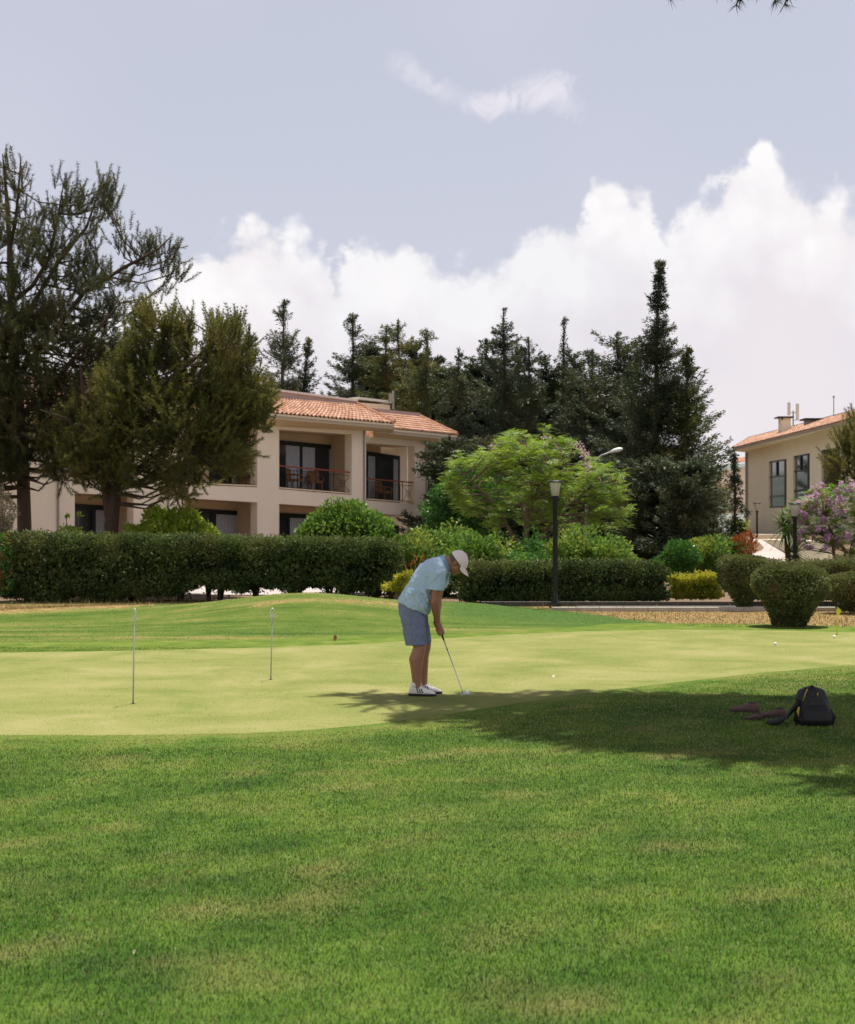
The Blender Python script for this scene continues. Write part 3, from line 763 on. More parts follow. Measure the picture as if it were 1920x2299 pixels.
# wing two first, wing one laps over it
e20, e21 = fp(872, 961.5, OV, P2), fp(1027, 977, OV, P2)
t20, t21 = fp(815, 924, 1.1, P2), fp(943, 937, 1.1, P2)
rf2 = tiles('roof', e20, e21, t20, t21, hb, 26, 7)
e10, e11 = fp(-230, 903, OV), fp(886, 951, OV)
t10, t11 = fp(-230, 860, 1.5), fp(802, 909, 1.5)
e10 = fp(-230, 904, OV)
rf1 = tiles('roof', fp(-230, 906, OV), fp(604, 926, OV), fp(-230, 862, 1.5), fp(604, 893, 1.5), hb, 62, 8)
rf1b = tiles('roof', fp(604, 926, OV), e11, fp(604, 893, 1.5), t11, hb, 31, 8)
for E0, E1, T0, T1, r_ in ((e20, e21, t20, t21, rf2), (fp(-230, 906, OV), fp(604, 926, OV), fp(-230, 862, 1.5), fp(604, 893, 1.5), rf1), (fp(604, 926, OV), e11, fp(604, 893, 1.5), t11, rf1b)):
    m = slab(E0+dn, E1+dn, T0+dn, T1+dn, .08); m.build('roof_underside', M['fascia'], r_)
# hip ends (turning away to the right) and hip ridge tiles
def hip(e, t, back, r_):
    eb = e+IN*back
    tt = tiles('roof', e, eb, t, t+IN*(back*.55), hb, 22, 7)
    m = MB(); n = 16
    for i in range(n):
        a, b = lerp(e, t, i/n), lerp(e, t, (i+1.12)/n); up = Vector((0, 0, .045))
        m.tube([a+up+Vector((0, 0, .03)), b+up], [.085, .07], 8)
    return m.build('ridge_tile', M['tile'], r_)
hip(e11, t11, 6.5, rf1b); hip(e21, t21, 8, rf2)
# fascia boards and boxed soffit
def soffit(x0, x1, ytile, wl, base):
    a, b = fp(x0, ytile(x0)+2, OV+.04, base), fp(x1, ytile(x1)+2, OV+.04, base)
    m = MB(); m.hexa([a, b, b+Vector((0, 0, -.17)), a+Vector((0, 0, -.17))], IN*.04); m.build('fascia_board', M['pipe2'], hb)
    c, d = fp(x0, wl(x0), .05, base), fp(x1, wl(x1), .05, base)
    a2, b2_ = a+Vector((0, 0, -.16)), b+Vector((0, 0, -.16))
    m = MB(); m.hexa([a2+IN*.01, b2_+IN*.01, d, c], Vector((0, 0, -.03))); m.build('soffit', M['fascia'], hb)
tl1 = ln([(-230, 906), (604, 926), (886, 951)]); tl2 = ln([(835, 958), (1027, 977)])
soffit(-230, 604, tl1, wtop, P1); soffit(604, 884, tl1, wtop, P1); soffit(838, 1024, tl2, t2, P2)
# hip side fascia/soffit of wing two
a = fp(1024, tl2(1024)+2, OV+.04, P2); m = MB(); m.hexa([a, a+IN*8, a+IN*8+Vector((0, 0, -.17)), a+Vector((0, 0, -.17))], -U*.04); m.build('fascia_board', M['pipe2'], hb)
a = a+Vector((0, 0, -.17)); c = fp(960, 991, 0, P2); m = MB(); m.hexa([a, a+IN*8, c+IN*8, c], Vector((0, 0, -.03))); m.build('soffit', M['fascia'], hb)
c0 = fp(960, 990, T+1.3, P2); m = MB(); m.hexa([(c0.x, c0.y, -.2), tuple((c0+IN*6).xy)+(-.2,), tuple((c0+IN*6-U*.3).xy)+(-.2,), tuple((c0-U*.3).xy)+(-.2,)], (0, 0, c0.z+.2)); m.build('side_wall', M['stucco'], hb)
# parapets
def parapet(pts, th, base, o, cap=True):
    lo = [fp(x, yb, o, base) for x, yt, yb in pts]; hi = [fp(x, yt, o, base) for x, yt, yb in pts]
    m = MB()
    for i in range(len(pts)-1): m.hexa([lo[i], lo[i+1], hi[i+1], hi[i]], IN*th)
    w = m.build('parapet', M['parapet'], hb)
    if cap:
        m = MB()
        for i in range(len(pts)-1): m.hexa([hi[i]+N*.06-Vector((0, 0, .02)), hi[i+1]+N*.06-Vector((0, 0, .02)), hi[i+1]+IN*(th+.06), hi[i]+IN*(th+.06)], (0, 0, .09))
        m.build('coping', M['capw'], w)
parapet([(-230, 832, 868), (450, 857, 892), (604, 875, 898), (802, 901, 915)], .3, P1, 1.45)
parapet([(790, 912, 930), (944, 927, 942)], .3, P2, 1.05, False)
m = MB(); q = quad(800, 903, 921, 876, 909, 921, P1, 2.6); m.hexa(q, IN*1.5); m.build('roof_box', M['fascia'], hb)
m = MB(); q = quad(806, 896, 905, 881, 905, 912, P1, 2.5); m.hexa([q[0], q[3], q[3]+IN*2, q[0]+IN*2], Vector((0, 0, .10))); m.build('roof_box_lid', M['capw'], hb)
m = MB(); p = fp(883, 918, 2.4); t = fp(883, 877, 2.4); m.tube([p, t], .05, 8); m.box(fp(879, 893, 2.4), (.22, .22, .38)); m.build('vent_pipe', M['pipe'], hb)
# ------------------------------------------------------------------ right-hand building
Ra, Rb = at(1673, 1190, 80.0), at(1890, 1190, 61.5)
RU = (Rb-Ra); RU.z = 0; RU.normalize(); RN = Vector((-RU.y, RU.x, 0))
if RN.x > 0: RN = -RN
rp = lambda px, py, o=0.0: onplane(px, py, Ra-RN*o, RN)       # o: inwards
rb = thing('villa_building', 'beige building with tall dark windows and a chimney, up the drive on the right', 'building', at(1673, 1200, 80.0))
rw = ln([(1673, 1013), (1890, 952), (2050, 907)])
WIN = [(1726, 1766, 1036, 1030, 1141, 1139), (1781, 1818, 1024, 1017, 1128, 1124), (1844, 1885, 1011, 1003, 1120, 1116), (1925, 1985, 993, 978, 1112, 1106)]
wall = MB(); T = .35; xs_ = 1673
for x0, x1, a0, a1, c0, c1 in WIN:
    wall.hexa([rp(xs_, rw(xs_)), rp(xs_, 1216), rp(x0, 1216), rp(x0, rw(x0))], -RN*T)
    wall.hexa([rp(x0, rw(x0)), rp(x0, a0), rp(x1, a1), rp(x1, rw(x1))], -RN*T)
    wall.hexa([rp(x0, c0), rp(x0, 1216), rp(x1, 1216), rp(x1, c1)], -RN*T); xs_ = x1
wall.hexa([rp(xs_, rw(xs_)), rp(xs_, 1216), rp(2060, 1216), rp(2060, rw(2060))], -RN*T)
# far gable return behind the corner
p = rp(1673, 1216); q = rp(1673, rw(1673)); wall.hexa([p-RN*T, q-RN*T, q-RN*9, p-RN*9], RU*.3)
wall.build('wall', M['stucco2'], rb)
for x0, x1, a0, a1, c0, c1 in WIN:
    A, B, C, D = rp(x0, a0, .10), rp(x0, c0, .10), rp(x1, c1, .10), rp(x1, a1, .10)
    Pq = lambda s, t: lerp(lerp(A, D, s), lerp(B, C, s), t)
    f = MB()
    for s0, s1, t0, t1 in ((0, 1, 0, .035), (0, 1, .965, 1), (0, .07, .035, .965), (.93, 1, .035, .965), (.48, .53, .035, .33), (0.07, .93, .33, .355), (.07, .93, .74, .775)):
        f.hexa([Pq(s0, t0)+RN*.06, Pq(s1, t0)+RN*.06, Pq(s1, t1)+RN*.06, Pq(s0, t1)+RN*.06], -RN*.06)
    w = f.build('window_frame', M['frame'], rb)
    g = MB(); g.hexa([Pq(0, 0), Pq(1, 0), Pq(1, 1), Pq(0, 1)], -RN*.02); g.build('pane', M['glass'], w)
m = MB(); m.tube([rp(1676, 1016, -.08), rp(1676, 1200, -.08)], .06, 8); m.build('drain_pipe', M['pipe'], rb)
# roof
E0, E1 = rp(1645, 1006, -.8), rp(1889, 946, -.8)
Tt0, Tt1 = rp(1678, 985, 1.8), rp(1905, 927, 1.8)
rr = tiles('roof', E0, E1, Tt0, Tt1, rb, 60, 8, h=.045)
E2 = rp(2080, 890, -.8); Tt2 = rp(2080, 868, 1.8)
rr2 = tiles('roof', E1+RU*.02, E2, Tt1+RU*.02, Tt2, rb, 30, 8, h=.045)
for a, b, c, d, r_ in ((E0, E1, Tt0, Tt1, rr), (E1, E2, Tt1, Tt2, rr2)):
    slab(a+dn, b+dn, c+dn, d+dn, .10).build('roof_underside', M['fascia'], r_)
    m = MB(); m.hexa([c, d, d+Vector((0, 0, .09)), c+Vector((0, 0, .09))], -RN*.5); m.build('ridge_coping', M['pipe'], r_)
m = MB(); lo0, lo1 = E0+Vector((0, 0, -.14)), E1+Vector((0, 0, -.14)); lo2 = E2+Vector((0, 0, -.14))
wl0, wl1, wl2 = rp(1673, 1014, -.03), rp(1890, 953, -.03), rp(2050, 908, -.03)
m.hexa([lo0, lo1, wl1, wl0], Vector((0, 0, -.03))); m.hexa([lo1, lo2, wl2, wl1], Vector((0, 0, -.03))); m.build('soffit', M['stucco2'], rb)
tt = tiles('roof', E0, E0-RN*8, Tt0, Tt0-RN*4, rb, 20, 8, h=.045)
m = MB(); m.hexa([E0+Vector((0, 0, -.02)), E1+Vector((0, 0, -.02)), E1+Vector((0, 0, -.16)), E0+Vector((0, 0, -.16))], -RN*.04); m.build('fascia_board', M['fascia'], rb)
# chimney, flat roof cowl, antennas
ch = thing('chimney', 'beige chimney', None); COL.objects.unlink(ch); bpy.data.objects.remove(ch)
def boxpx(m, x0, x1, y0, y1, Y, d):
    a, b = at(x0, y1, Y), at(x1, y1, Y); c, e = at(x1, y0, Y), at(x0, y0, Y); m.hexa([a, b, c, e], (0, d, 0))
m = MB(); boxpx(m, 1754, 1776, 938, 972, 73, .6); cho = m.build('chimney', M['stucco2'], rb)
m = MB(); boxpx(m, 1748, 1783, 934.5, 937.5, 72.85, .9); boxpx(m, 1756, 1758, 937, 943, 72.95, .1); m.build('chimney_cap', M['iron'], cho)
m = MB(); boxpx(m, 1812, 1846, 942, 952, 70, .6); v = m.build('roof_vent', M['pipe'], rb)
m = MB(); boxpx(m, 1807, 1851, 938.5, 942, 69.8, 1.0); m.build('vent_cap', M['iron'], v)
an = thing('cell_antenna', 'pair of tall white panel antennas on a bracket behind the chimney', 'antenna', at(1780, 950, 75))
m = MB(); m.tube([at(1781, 955, 75), at(1781, 922, 75)], .035, 6); m.tube([at(1771, 926, 75), at(1790, 926, 75)], .025, 6); m.tube([at(1780, 943, 75), at(1789, 943, 75)], .025, 6); m.build('bracket', M['pipe'], an)
m = MB(); m.box(at(1771.5, 918, 75), (.14, .1, .68)); m.build('antenna_panel', M['capw'], an)
m = MB(); m.box(at(1790.5, 925, 75), (.15, .1, .88)); m.build('antenna_panel', M['capw'], an)
ms = MB(); ms.tube([at(1872, 936, 69), at(1872, 889, 69)], .022, 6); ms.ell(at(1872, 891, 69), (.05, .05, .08), nu=8, nv=6)
tag(ms.build('antenna_mast', M['pipe']), 'thin single mast on the right building roof, right of the chimney', 'antenna')
# retaining wall along the drive and raised bed
m = MB()
A = at(1691, 1234, 57); B = at(1850, 1262, 44); 
for i in range(8):
    a, b = lerp(A, B, i/8), lerp(A, B, (i+1)/8)
    za, zb = lerp(at(1691, 1210, 57).z, at(1850, 1216, 44).z, i/8), lerp(at(1691, 1210, 57).z, at(1850, 1216, 44).z, (i+1)/8)
    m.hexa([(a.x, a.y, -.1), (b.x, b.y, -.1), (b.x, b.y, zb), (a.x, a.y, za)], (.3, .12, 0))
tag(m.build('retaining_wall', M['stucco2']), 'beige retaining wall rising along the drive under the right building', 'wall')
m = MB()
A = at(1688, 1239, 54); B = at(1800, 1262, 44)
for i in range(7):
    a, b = lerp(A, B, i/7), lerp(A, B, (i+.985)/7)
    m.hexa([(a.x-.5, a.y, a.z-.4), (b.x-.5, b.y, b.z-.4), (b.x-.5, b.y, b.z+.02), (a.x-.5, a.y, a.z+.02)], (.28, .1, 0))
tag(m.build('kerb', M['concrete']), 'pale rough kerb beside the sloping drive', 'kerb')

# distant house glimpsed between the conifers and the right building
dh = thing('distant_house', 'far beige house with salmon tiled roofs glimpsed behind the conifers', 'house', at(1625, 1120, 130))
def face(name, P, Y, d, mt, par):
    m = MB(); m.hexa([at(x, y, Y) for x, y in P], (0, d, 0)); return m.build(name, mt, par)
face('wall', [(1588, 1150), (1688, 1150), (1688, 1046), (1588, 1062)], 131, 8, M['stucco'], dh)
rt = at(1580, 1070, 129.5); 
r1 = tiles('roof', at(1575, 1093, 128), at(1622, 1092, 128), at(1590, 1078, 131), at(1612, 1078, 131), dh, 14, 6)
r2 = tiles('roof', at(1640, 1040, 128), at(1690, 1036, 128), at(1650, 1028, 132), at(1690, 1026, 132), dh, 14, 6)
face('wall', [(1588, 1150), (1618, 1150), (1618, 1092), (1588, 1092)], 129, 2.5, M['stucco2'], dh)

# ------------------------------------------------------------------ lamps
def globef(k, out):
    p = k.node('ShaderNodeNewGeometry').outputs['Position']
    b = pbr(k, out, (.62, .60, .58), .25, .5); b.inputs['Transmission Weight'].default_value = .25
M['diffuser'] = mat('frosted lamp diffuser', globef)
M['black'] = plain('black painted steel', (.010, .014, .014), .45)
M['whitem'] = plain('white painted metal', (.75, .75, .74), .4)
def garden_lamp(base, top, label, group, rp_=.075):
    h = (top.z-base.z); g = thing('garden_lamp', label, 'lamp post', base, group=group); rp_ *= .72
    m = MB(); m.lathe(base, [(.13, 0), (.13, .10), (rp_*1.15, .16), (rp_, .35), (rp_, h-.42), (rp_*1.5, h-.38), (rp_*1.6, h-.34)], 14); m.build('pole', M['black'], g, True)
    m = MB(); m.lathe(base, [(rp_*1.5, h-.34), (.125, h-.05), (.13, h-.04)], 14); m.build('lamp_shade', M['diffuser'], g, True)
    m = MB(); m.lathe(base, [(.155, h-.04), (.16, h-.02), (.145, h-.005), (.05, h+.01)], 16); m.build('lamp_cap', M['black'], g)
    return g
b = at(1247, 1362, 31.2); b.z = .0; garden_lamp(b, at(1247, 1079, 31.2), 'black garden lamp post in front of the lime green tree', 'garden lamp posts')
b = at(1785, 1290, 36); b.z = h1(b.x, b.y); garden_lamp(b, at(1785, 1129, 36), 'black garden lamp post among the violet flowering shrub', 'garden lamp posts', .07)
b = at(1700, 1232, 57); garden_lamp(b, at(1698, 1128, 57), 'thin black garden lamp post standing before the wall of the right building', 'garden lamp posts', .05)
sl = thing('street_lamp', 'tall grey street lamp with curved arm behind the lime green tree', 'street lamp', at(1315, 1290, 50))
pb = at(1315, 1290, 50); pb.z = 0
m = MB(); pt_ = at(1318, 1060, 50); m.tube([pb, pt_, at(1330, 1040, 50), at(1350, 1023, 50), at(1374, 1014, 50)], [.075, .055, .04, .035, .035], 10); m.build('pole', M['pipe'], sl, True)
m = MB(); m.loft([(at(1370, 1015, 50), (0, .05, 0), (0, 0, .04)), (at(1378, 1012, 50), (0, .14, 0), (0, 0, .07)), (at(1388, 1010, 50), (0, .16, 0), (0, 0, .085)), (at(1395, 1008.5, 50), (0, .13, 0), (0, 0, .06)), (at(1398, 1008, 50), (0, .05, 0), (0, 0, .03))], 16)
m.build('lamp_head', M['whitem'], sl, True)

# ------------------------------------------------------------------ vegetation tools
def unit(a): return a/np.maximum(np.linalg.norm(a, axis=-1, keepdims=True), 1e-9)
def rdir(n): return unit(rng.normal(size=(n, 3)))
def leaf_geo(C, A, L, Wd, fold=.0):
    """diamond leaves: base C, axis A, length L, width Wd"""
    n = len(C); A = unit(A); s = unit(np.cross(A, rdir(n)))
    V = np.empty((n, 4, 3)); L = np.broadcast_to(L, (n,))[:, None]; Wd = np.broadcast_to(Wd, (n,))[:, None]
    V[:, 0] = C; V[:, 1] = C+A*L*.45+s*Wd/2; V[:, 2] = C+A*L; V[:, 3] = C+A*L*.45-s*Wd/2
    return V
class Leaves:
    def __init__(s): s.V = []; s.r = []
    def add(s, V, r=None): s.V.append(V); s.r.append(rng.random(len(V)) if r is None else r)
    def build(s, name, m, parent):
        V = np.concatenate(s.V); k = V.shape[1]
        return link(name, npmesh(name, V.reshape(-1, 3), np.arange(len(V)*k).reshape(-1, k), np.concatenate(s.r)), m, parent)
def needles(L, path, n_per, ln_, wd, spread=.8, tone=None):
    """bottle-brush shoot along path (k,3)"""
    path = np.asarray(path); k = len(path); d = unit(np.gradient(path, axis=0))
    C = np.repeat(path, n_per, 0)+rng.normal(0, .008, (k*n_per, 3)); D = np.repeat(d, n_per, 0)
    A = unit(D+rdir(len(C))*spread); s = unit(np.cross(A, rdir(len(C))))
    l = rng.uniform(.7, 1.15, len(C))[:, None]*ln_
    V = np.empty((len(C), 3, 3)); V[:, 0] = C-s*wd/2; V[:, 1] = C+s*wd/2; V[:, 2] = C+A*l+np.array([0, 0, -.012])
    L.add(V, None if tone is None else np.clip(tone+rng.uniform(-.18, .18, len(V)), 0, 1))
def inside(px, py, poly):
    return bool(in_poly(np.array([px]), np.array([py]), [a for a, _ in poly], [b for _, b in poly])[0])
def crown_points(poly, Y, T, n, mind, seed=0, void=0):
    """cluster centres through the volume of a crown whose outline is poly (px)"""
    rs = np.random.default_rng(seed); xs = [a for a, _ in poly]; ys = [b for _, b in poly]; out = []; tries = 0
    x0, x1, y0, y1 = min(xs), max(xs), min(ys), max(ys)
    while len(out) < n and tries < n*60:
        tries += 1; px, py = rs.uniform(x0, x1), rs.uniform(y0, y1)
        if not inside(px, py, poly): continue
        y = Y+rs.uniform(-1, 1)*T*math.sqrt(max(.05, 1-((px-(x0+x1)/2)/((x1-x0)/2))**2))
        p = at(px, py, y)
        if void and mnoise.noise(p*1.15) < -void: continue
        if all((p-q).length > mind for q in out): out.append(p)
    return out
def limb_pts(paths, step=.25):
    out = []
    for P, r in paths:
        for i in range(len(P)-1):
            a, b = Vector(P[i]), Vector(P[i+1]); n = max(1, int((b-a).length/step))
            for j in range(n): out.append((lerp(a, b, j/n), lerp(r[i], r[i+1], j/n)))
        out.append((Vector(P[-1]), r[-1]))
    return out
def pine(name, label, base, limbs, crowns, m, nshoot=12, shoot=(.4, .8), needle=.13, ndens=5, wd=.011, cluster=.45, group=None, up=.8, cat='tree', cents=None):
    """limbs: [(points, radii)]; crowns: [(poly px, Y, T, count, spacing)]"""
    t = thing(name, label, cat, base, group=group)
    tr = MB()
    for P, r in limbs: tr.tube(P, r, 9)
    nodes = limb_pts(limbs); L = Leaves(); C = list(cents or [])
    for k_, c in enumerate(crowns): C += crown_points(*c, seed=k_+len(name), void=.10)
    zs = [(c[0] if isinstance(c, tuple) else c).z for c in C]; z0_, z1_ = min(zs), max(zs)
    for c in C:
        sc_ = 1.0; tone = random.random()
        if isinstance(c, tuple): c, sc_ = c
        best = min(nodes, key=lambda q: (q[0]-c).length+(1.2 if q[0].z > c.z-.1 else 0)); a, r = best
        mid = lerp(a, c, .5)+Vector((0, 0, -.12*(c-a).length)); tr.tube([a, mid, c], [max(.018, min(r*.5, .05)), .02, .010], 5)
        tz = (c.z-z0_)/max(.1, z1_-z0_); tz = max(0, min(1, tz*1.25-.1)); upe = lerp(up*.3, up, tz); rv = .40+.28*(1-tz)
        if (c-a).length > .3:
            kk = max(3, int((c-a).length*.6/.08)); needles(L, [np.array(lerp(mid, c, j/kk)) for j in range(kk+1)], max(3, ndens//2), needle, wd, tone=tone)
        out = c-a; out.z *= .3; out = out.normalized() if out.length > .01 else Vector((1, 0, 0))
        for _ in range(nshoot):
            s = c+Vector(rng.normal(0, cluster*.42*sc_, 3)); s.z -= .1
            d = (out*.55+Vector((0, 0, upe))+Vector(rng.normal(0, rv, 3))).normalized(); ll = random.uniform(*shoot)*sc_
            k = max(4, int(ll/.05)); tt = np.linspace(0, 1, k)[:, None]
            path = np.array(s)+np.array(d)*ll*tt+np.array([0, 0, .18])*ll*tt**2
            needles(L, path, ndens, needle*(.6+.4*sc_), wd, tone=tone)
            if random.random() < .45: tr.tube([c, s, Vector(path[-2])], [.010, .008, .004], 4)
    tr.build('trunk', M['bark'], t)
    L.build('crown', m, t); return t
def conifer(label, apex, base_y, Y, prof, m=None, lean=0, droop=.15, dens=26, leaf=.13, group='conifers behind the hotel', seed=1, fork=None, gap=.0, side=None, zbase=0, flat=1.0, wide=1.38):
    """prof: [(py, half width px)]; apex (px,py)"""
    rs = np.random.default_rng(seed)
    top = at(apex[0], apex[1], Y); bx = at(base_y[0] if isinstance(base_y, tuple) else base_y, HOR, Y); base = Vector((bx.x, Y, zbase))
    t = thing('conifer_tree', label, 'tree', base, group=group); H = top.z-base.z
    W_ = ln([(1-(at(0, py, Y).z-base.z)/H, w*Y/F) for py, w in prof])     # parameter: 0 at the apex
    nseg = 14; wob = rs.normal(0, .018*H/10, (nseg+1, 2)); wob[0] = 0; wob = np.cumsum(wob, 0)
    def axis(u):                                     # u 0 bottom, 1 top
        i = min(int(u*nseg), nseg-1); f = u*nseg-i; w = wob[i]*(1-f)+wob[i+1]*f
        e = wob[-1]; return np.array([base.x+(top.x-base.x)*u+w[0]-e[0]*u, Y+w[1]-e[1]*u, base.z+H*u])
    tr = MB(); P = [axis(i/nseg) for i in range(nseg+1)]; tr.tube(P, [.17*(1-i/nseg)**.8*H/12+.012 for i in range(nseg+1)], 8)
    L = Leaves(); nb = int(H*dens*.78); C = []; A = []; G = []
    def plume(path, d, r0, n):
        k = len(path); tt = np.linspace(0, 1, k); rr = r0*(1-.65*tt**1.5)
        Cb = np.repeat(path, n, 0)+rs.normal(0, 1, (k*n, 3))*np.repeat(rr, n)[:, None]*.55; C.append(Cb)
        A.append(d*1.1+rs.normal(0, .6, (k*n, 3))+np.array([0, 0, .25-droop])); G.append(np.full(k*n, rs.random()*.6)+rs.random(k*n)*.4)
    for i in range(nb):
        u = 1-(rs.random()**.85)*.985
        if gap and math.sin(u*H*2.6+seed)*.5+.5 < gap*rs.random()*.8: continue
        o = axis(u); wmax = max(.14, W_(1-u)*wide); az = rs.uniform(0, 2*math.pi)
        ll = wmax*rs.uniform(.5, 1.08)*(1+.22*math.sin(az*2+seed+u*9))
        if rs.random() < .08: ll *= 1.2
        upang = rs.normal(.35-droop*2.2, .22); k = max(3, int(ll/.10)); tt = np.linspace(.1, 1, k)[:, None]
        d = np.array([math.cos(az), math.sin(az)*flat, 0]); path = o+d*ll*tt*math.cos(upang)+np.array([0, 0, 1.])*(ll*tt*math.sin(upang)+ll*(.42-droop*1.6)*tt**2.2)
        if ll > .5 and rs.random() < .3: tr.tube([path[0], path[k//2], path[-1]], [.02, .014, .006], 4)
        plume(path, d*.7+(path[-1]-path[0])/max(ll, .05)*.5, .15+.05*min(ll, 2), 13)
    n = int(H*9); pth = np.array([axis(u) for u in np.linspace(.12, .999, n)]); tp = np.clip((1-np.linspace(.12, .999, n))*H/1.6, .18, 1)
    for q_, f_ in zip(pth, tp): plume(q_[None, :].repeat(2, 0), np.array([0, 0, .9]), .20*f_+.03, 7)
    C = np.concatenate(C); A = np.concatenate(A)
    L.add(leaf_geo(C, A, rng.uniform(.6, 1.25, len(C))*leaf*1.35, leaf*.34), np.concatenate(G))
    tr.build('trunk', M['bark'], t); L.build('crown', m or M['cyp'], t); return t
def ell_points(blobs, n, lo=.62, hi=1.04):
    """points through the outer shell of a union of ellipsoids [(c, r)]"""
    w = np.array([b[1][0]*b[1][1]*b[1][2] for b in blobs])**(2/3); w /= w.sum(); C = []; N_ = []
    for (c, r), f in zip(blobs, w):
        k = int(n*f)+1; d = rdir(k); rad = rng.uniform(lo**3, hi**3, k)[:, None]**(1/3)
        C.append(np.array(c)+d*np.array(r)*rad); N_.append(unit(d/np.array(r)))
    return np.concatenate(C), np.concatenate(N_)
def shrub(name, label, base, blobs, m, n, leaf=.09, wd=.05, cat='shrub', group=None, stems=5, lumpy=.12, lo=.5, flowers=None, upl=.3, barkm=None):
    t = thing(name, label, cat, base, group=group); base = Vector(base)
    C, Nn = ell_points(blobs, n, lo); keep = []
    f = np.array([mnoise.noise(Vector(c)*2.3) for c in C]); C = C+Nn*(f*lumpy*2)[:, None]
    ok = C[:, 2] > base.z+.01; C, Nn, f = C[ok], Nn[ok], f[ok]
    L = Leaves(); L.add(leaf_geo(C, Nn*.8+rdir(len(C))*.9+np.array([0, 0, upl]), rng.uniform(.7, 1.25, len(C))*leaf, wd))
    st = MB()
    for i in range(stems):
        c, r = blobs[i % len(blobs)]; e = Vector(c)+Vector(rng.normal(0, .3, 3))*max(r)*.6
        st.tube([base+Vector(rng.normal(0, .05, 3))*1., lerp(base, e, .55)+Vector(rng.normal(0, .05, 3)), e], [.035, .024, .008], 6)
    st.build('stems', barkm or M['bark_pale'], t); L.build('foliage', m, t)
    if flowers:
        fm, k, sz = flowers; C2, N2 = ell_points(blobs, k//14, .9, 1.08); L = Leaves()
        C2 = np.repeat(C2, 14, 0)+rng.normal(0, sz*1.1, (len(C2)*14, 3)); ok = C2[:, 2] > base.z+.3; C2 = C2[ok]
        L.add(leaf_geo(C2, rdir(len(C2)), sz, sz*.6)); L.build('flowers', fm, t)
    return t
def clip_box(name, label, x0, x1, yc, depth, z0f, z1f, m, n, leaf=.055, group=None, trunks=(), bulge=.06, cat='hedge', ragged=.0):
    """clipped hedge: leaves on a rounded box; z0f/z1f give bottom and top as functions of x"""
    t = thing(name, label, cat, ((x0+x1)/2, yc, 0), group=group); k = n
    X_ = rng.uniform(x0, x1, k); s = rng.random(k); per = rng.uniform(0, 1, k)
    z0 = np.array([z0f(x) for x in X_]); z1 = np.array([z1f(x) for x in X_]); h = z1-z0
    # superelliptic section through (y,z), leaves in the outer skin
    a = rng.uniform(0, 2*math.pi, k); e = .38; cy = np.sign(np.cos(a))*np.abs(np.cos(a))**e; cz = np.sign(np.sin(a))*np.abs(np.sin(a))**e
    rad = rng.uniform(.80, 1.0, k)
    lump = np.array([mnoise.noise(Vector((x*1.3, y_*1.2, z_*2+7))) for x, y_, z_ in zip(X_, cy, cz)])
    rad = rad*(1+lump*bulge*2)
    ed = np.minimum(X_-x0, x1-X_); er = np.sqrt(np.clip(1-((.35-np.minimum(ed, .35))/.35)**2, .0, 1)); shr = .55+.45*er
    Yp = yc+cy*rad*depth/2*shr; Zp = (z0+z1)/2+cz*rad*h/2*(.80+.20*er)
    C = np.stack([X_, Yp, Zp], 1); Nn = unit(np.stack([np.where(ed < .3, np.sign(X_-(x0+x1)/2)*.8, 0), cy**3, cz**3], 1)+1e-6)
    # inner fill so that the middle is not hollow
    k2 = n//3; X2 = rng.uniform(x0+.1, x1-.1, k2); z02 = np.array([z0f(x) for x in X2]); z12 = np.array([z1f(x) for x in X2])
    C2 = np.stack([X2, yc+rng.uniform(-.4, .4, k2)*depth, z02+(z12-z02)*rng.uniform(.06, .92, k2)], 1)
    L = Leaves(); L.add(leaf_geo(C, Nn*.7+rdir(k)*.9+np.array([0, 0, .35]), rng.uniform(.7, 1.4, k)*leaf, leaf*.6))
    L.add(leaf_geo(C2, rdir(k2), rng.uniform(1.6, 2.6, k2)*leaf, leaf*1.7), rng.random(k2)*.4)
    # stray shoots on top, toned lighter to paint in the sunlit hedge top
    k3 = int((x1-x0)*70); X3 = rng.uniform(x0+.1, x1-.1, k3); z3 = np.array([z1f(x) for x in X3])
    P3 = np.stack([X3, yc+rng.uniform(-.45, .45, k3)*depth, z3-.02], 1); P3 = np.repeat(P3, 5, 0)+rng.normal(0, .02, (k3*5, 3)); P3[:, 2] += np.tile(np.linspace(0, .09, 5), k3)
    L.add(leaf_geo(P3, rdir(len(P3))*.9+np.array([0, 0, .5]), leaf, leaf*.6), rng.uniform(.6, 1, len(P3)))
    for x, hw in trunks:
        st = MB(); zb = z0f(x); g0 = h1(x, yc)-.02
        for i in range(7): 
            dx = rng.normal(0, hw*.45); st.tube([(x+dx*.22, yc+rng.normal(0, .05), g0), (x+dx*.45, yc+rng.normal(0, .08), lerp(g0, zb, .5)), (x+dx*1.4, yc+rng.normal(0, .15), zb+.30)], [.040, .03, .02], 6)
        st.build('trunk', M['bark'], t)
        kk = int(160*hw/.2); q = np.stack([x+rng.normal(0, hw*.6, kk), yc+rng.normal(0, .16, kk), zb-.02+rng.uniform(-.16, .14, kk)], 1); L.add(leaf_geo(q, rdir(kk), leaf*1.1, leaf*.6))
    L.build('foliage', m, t); return t
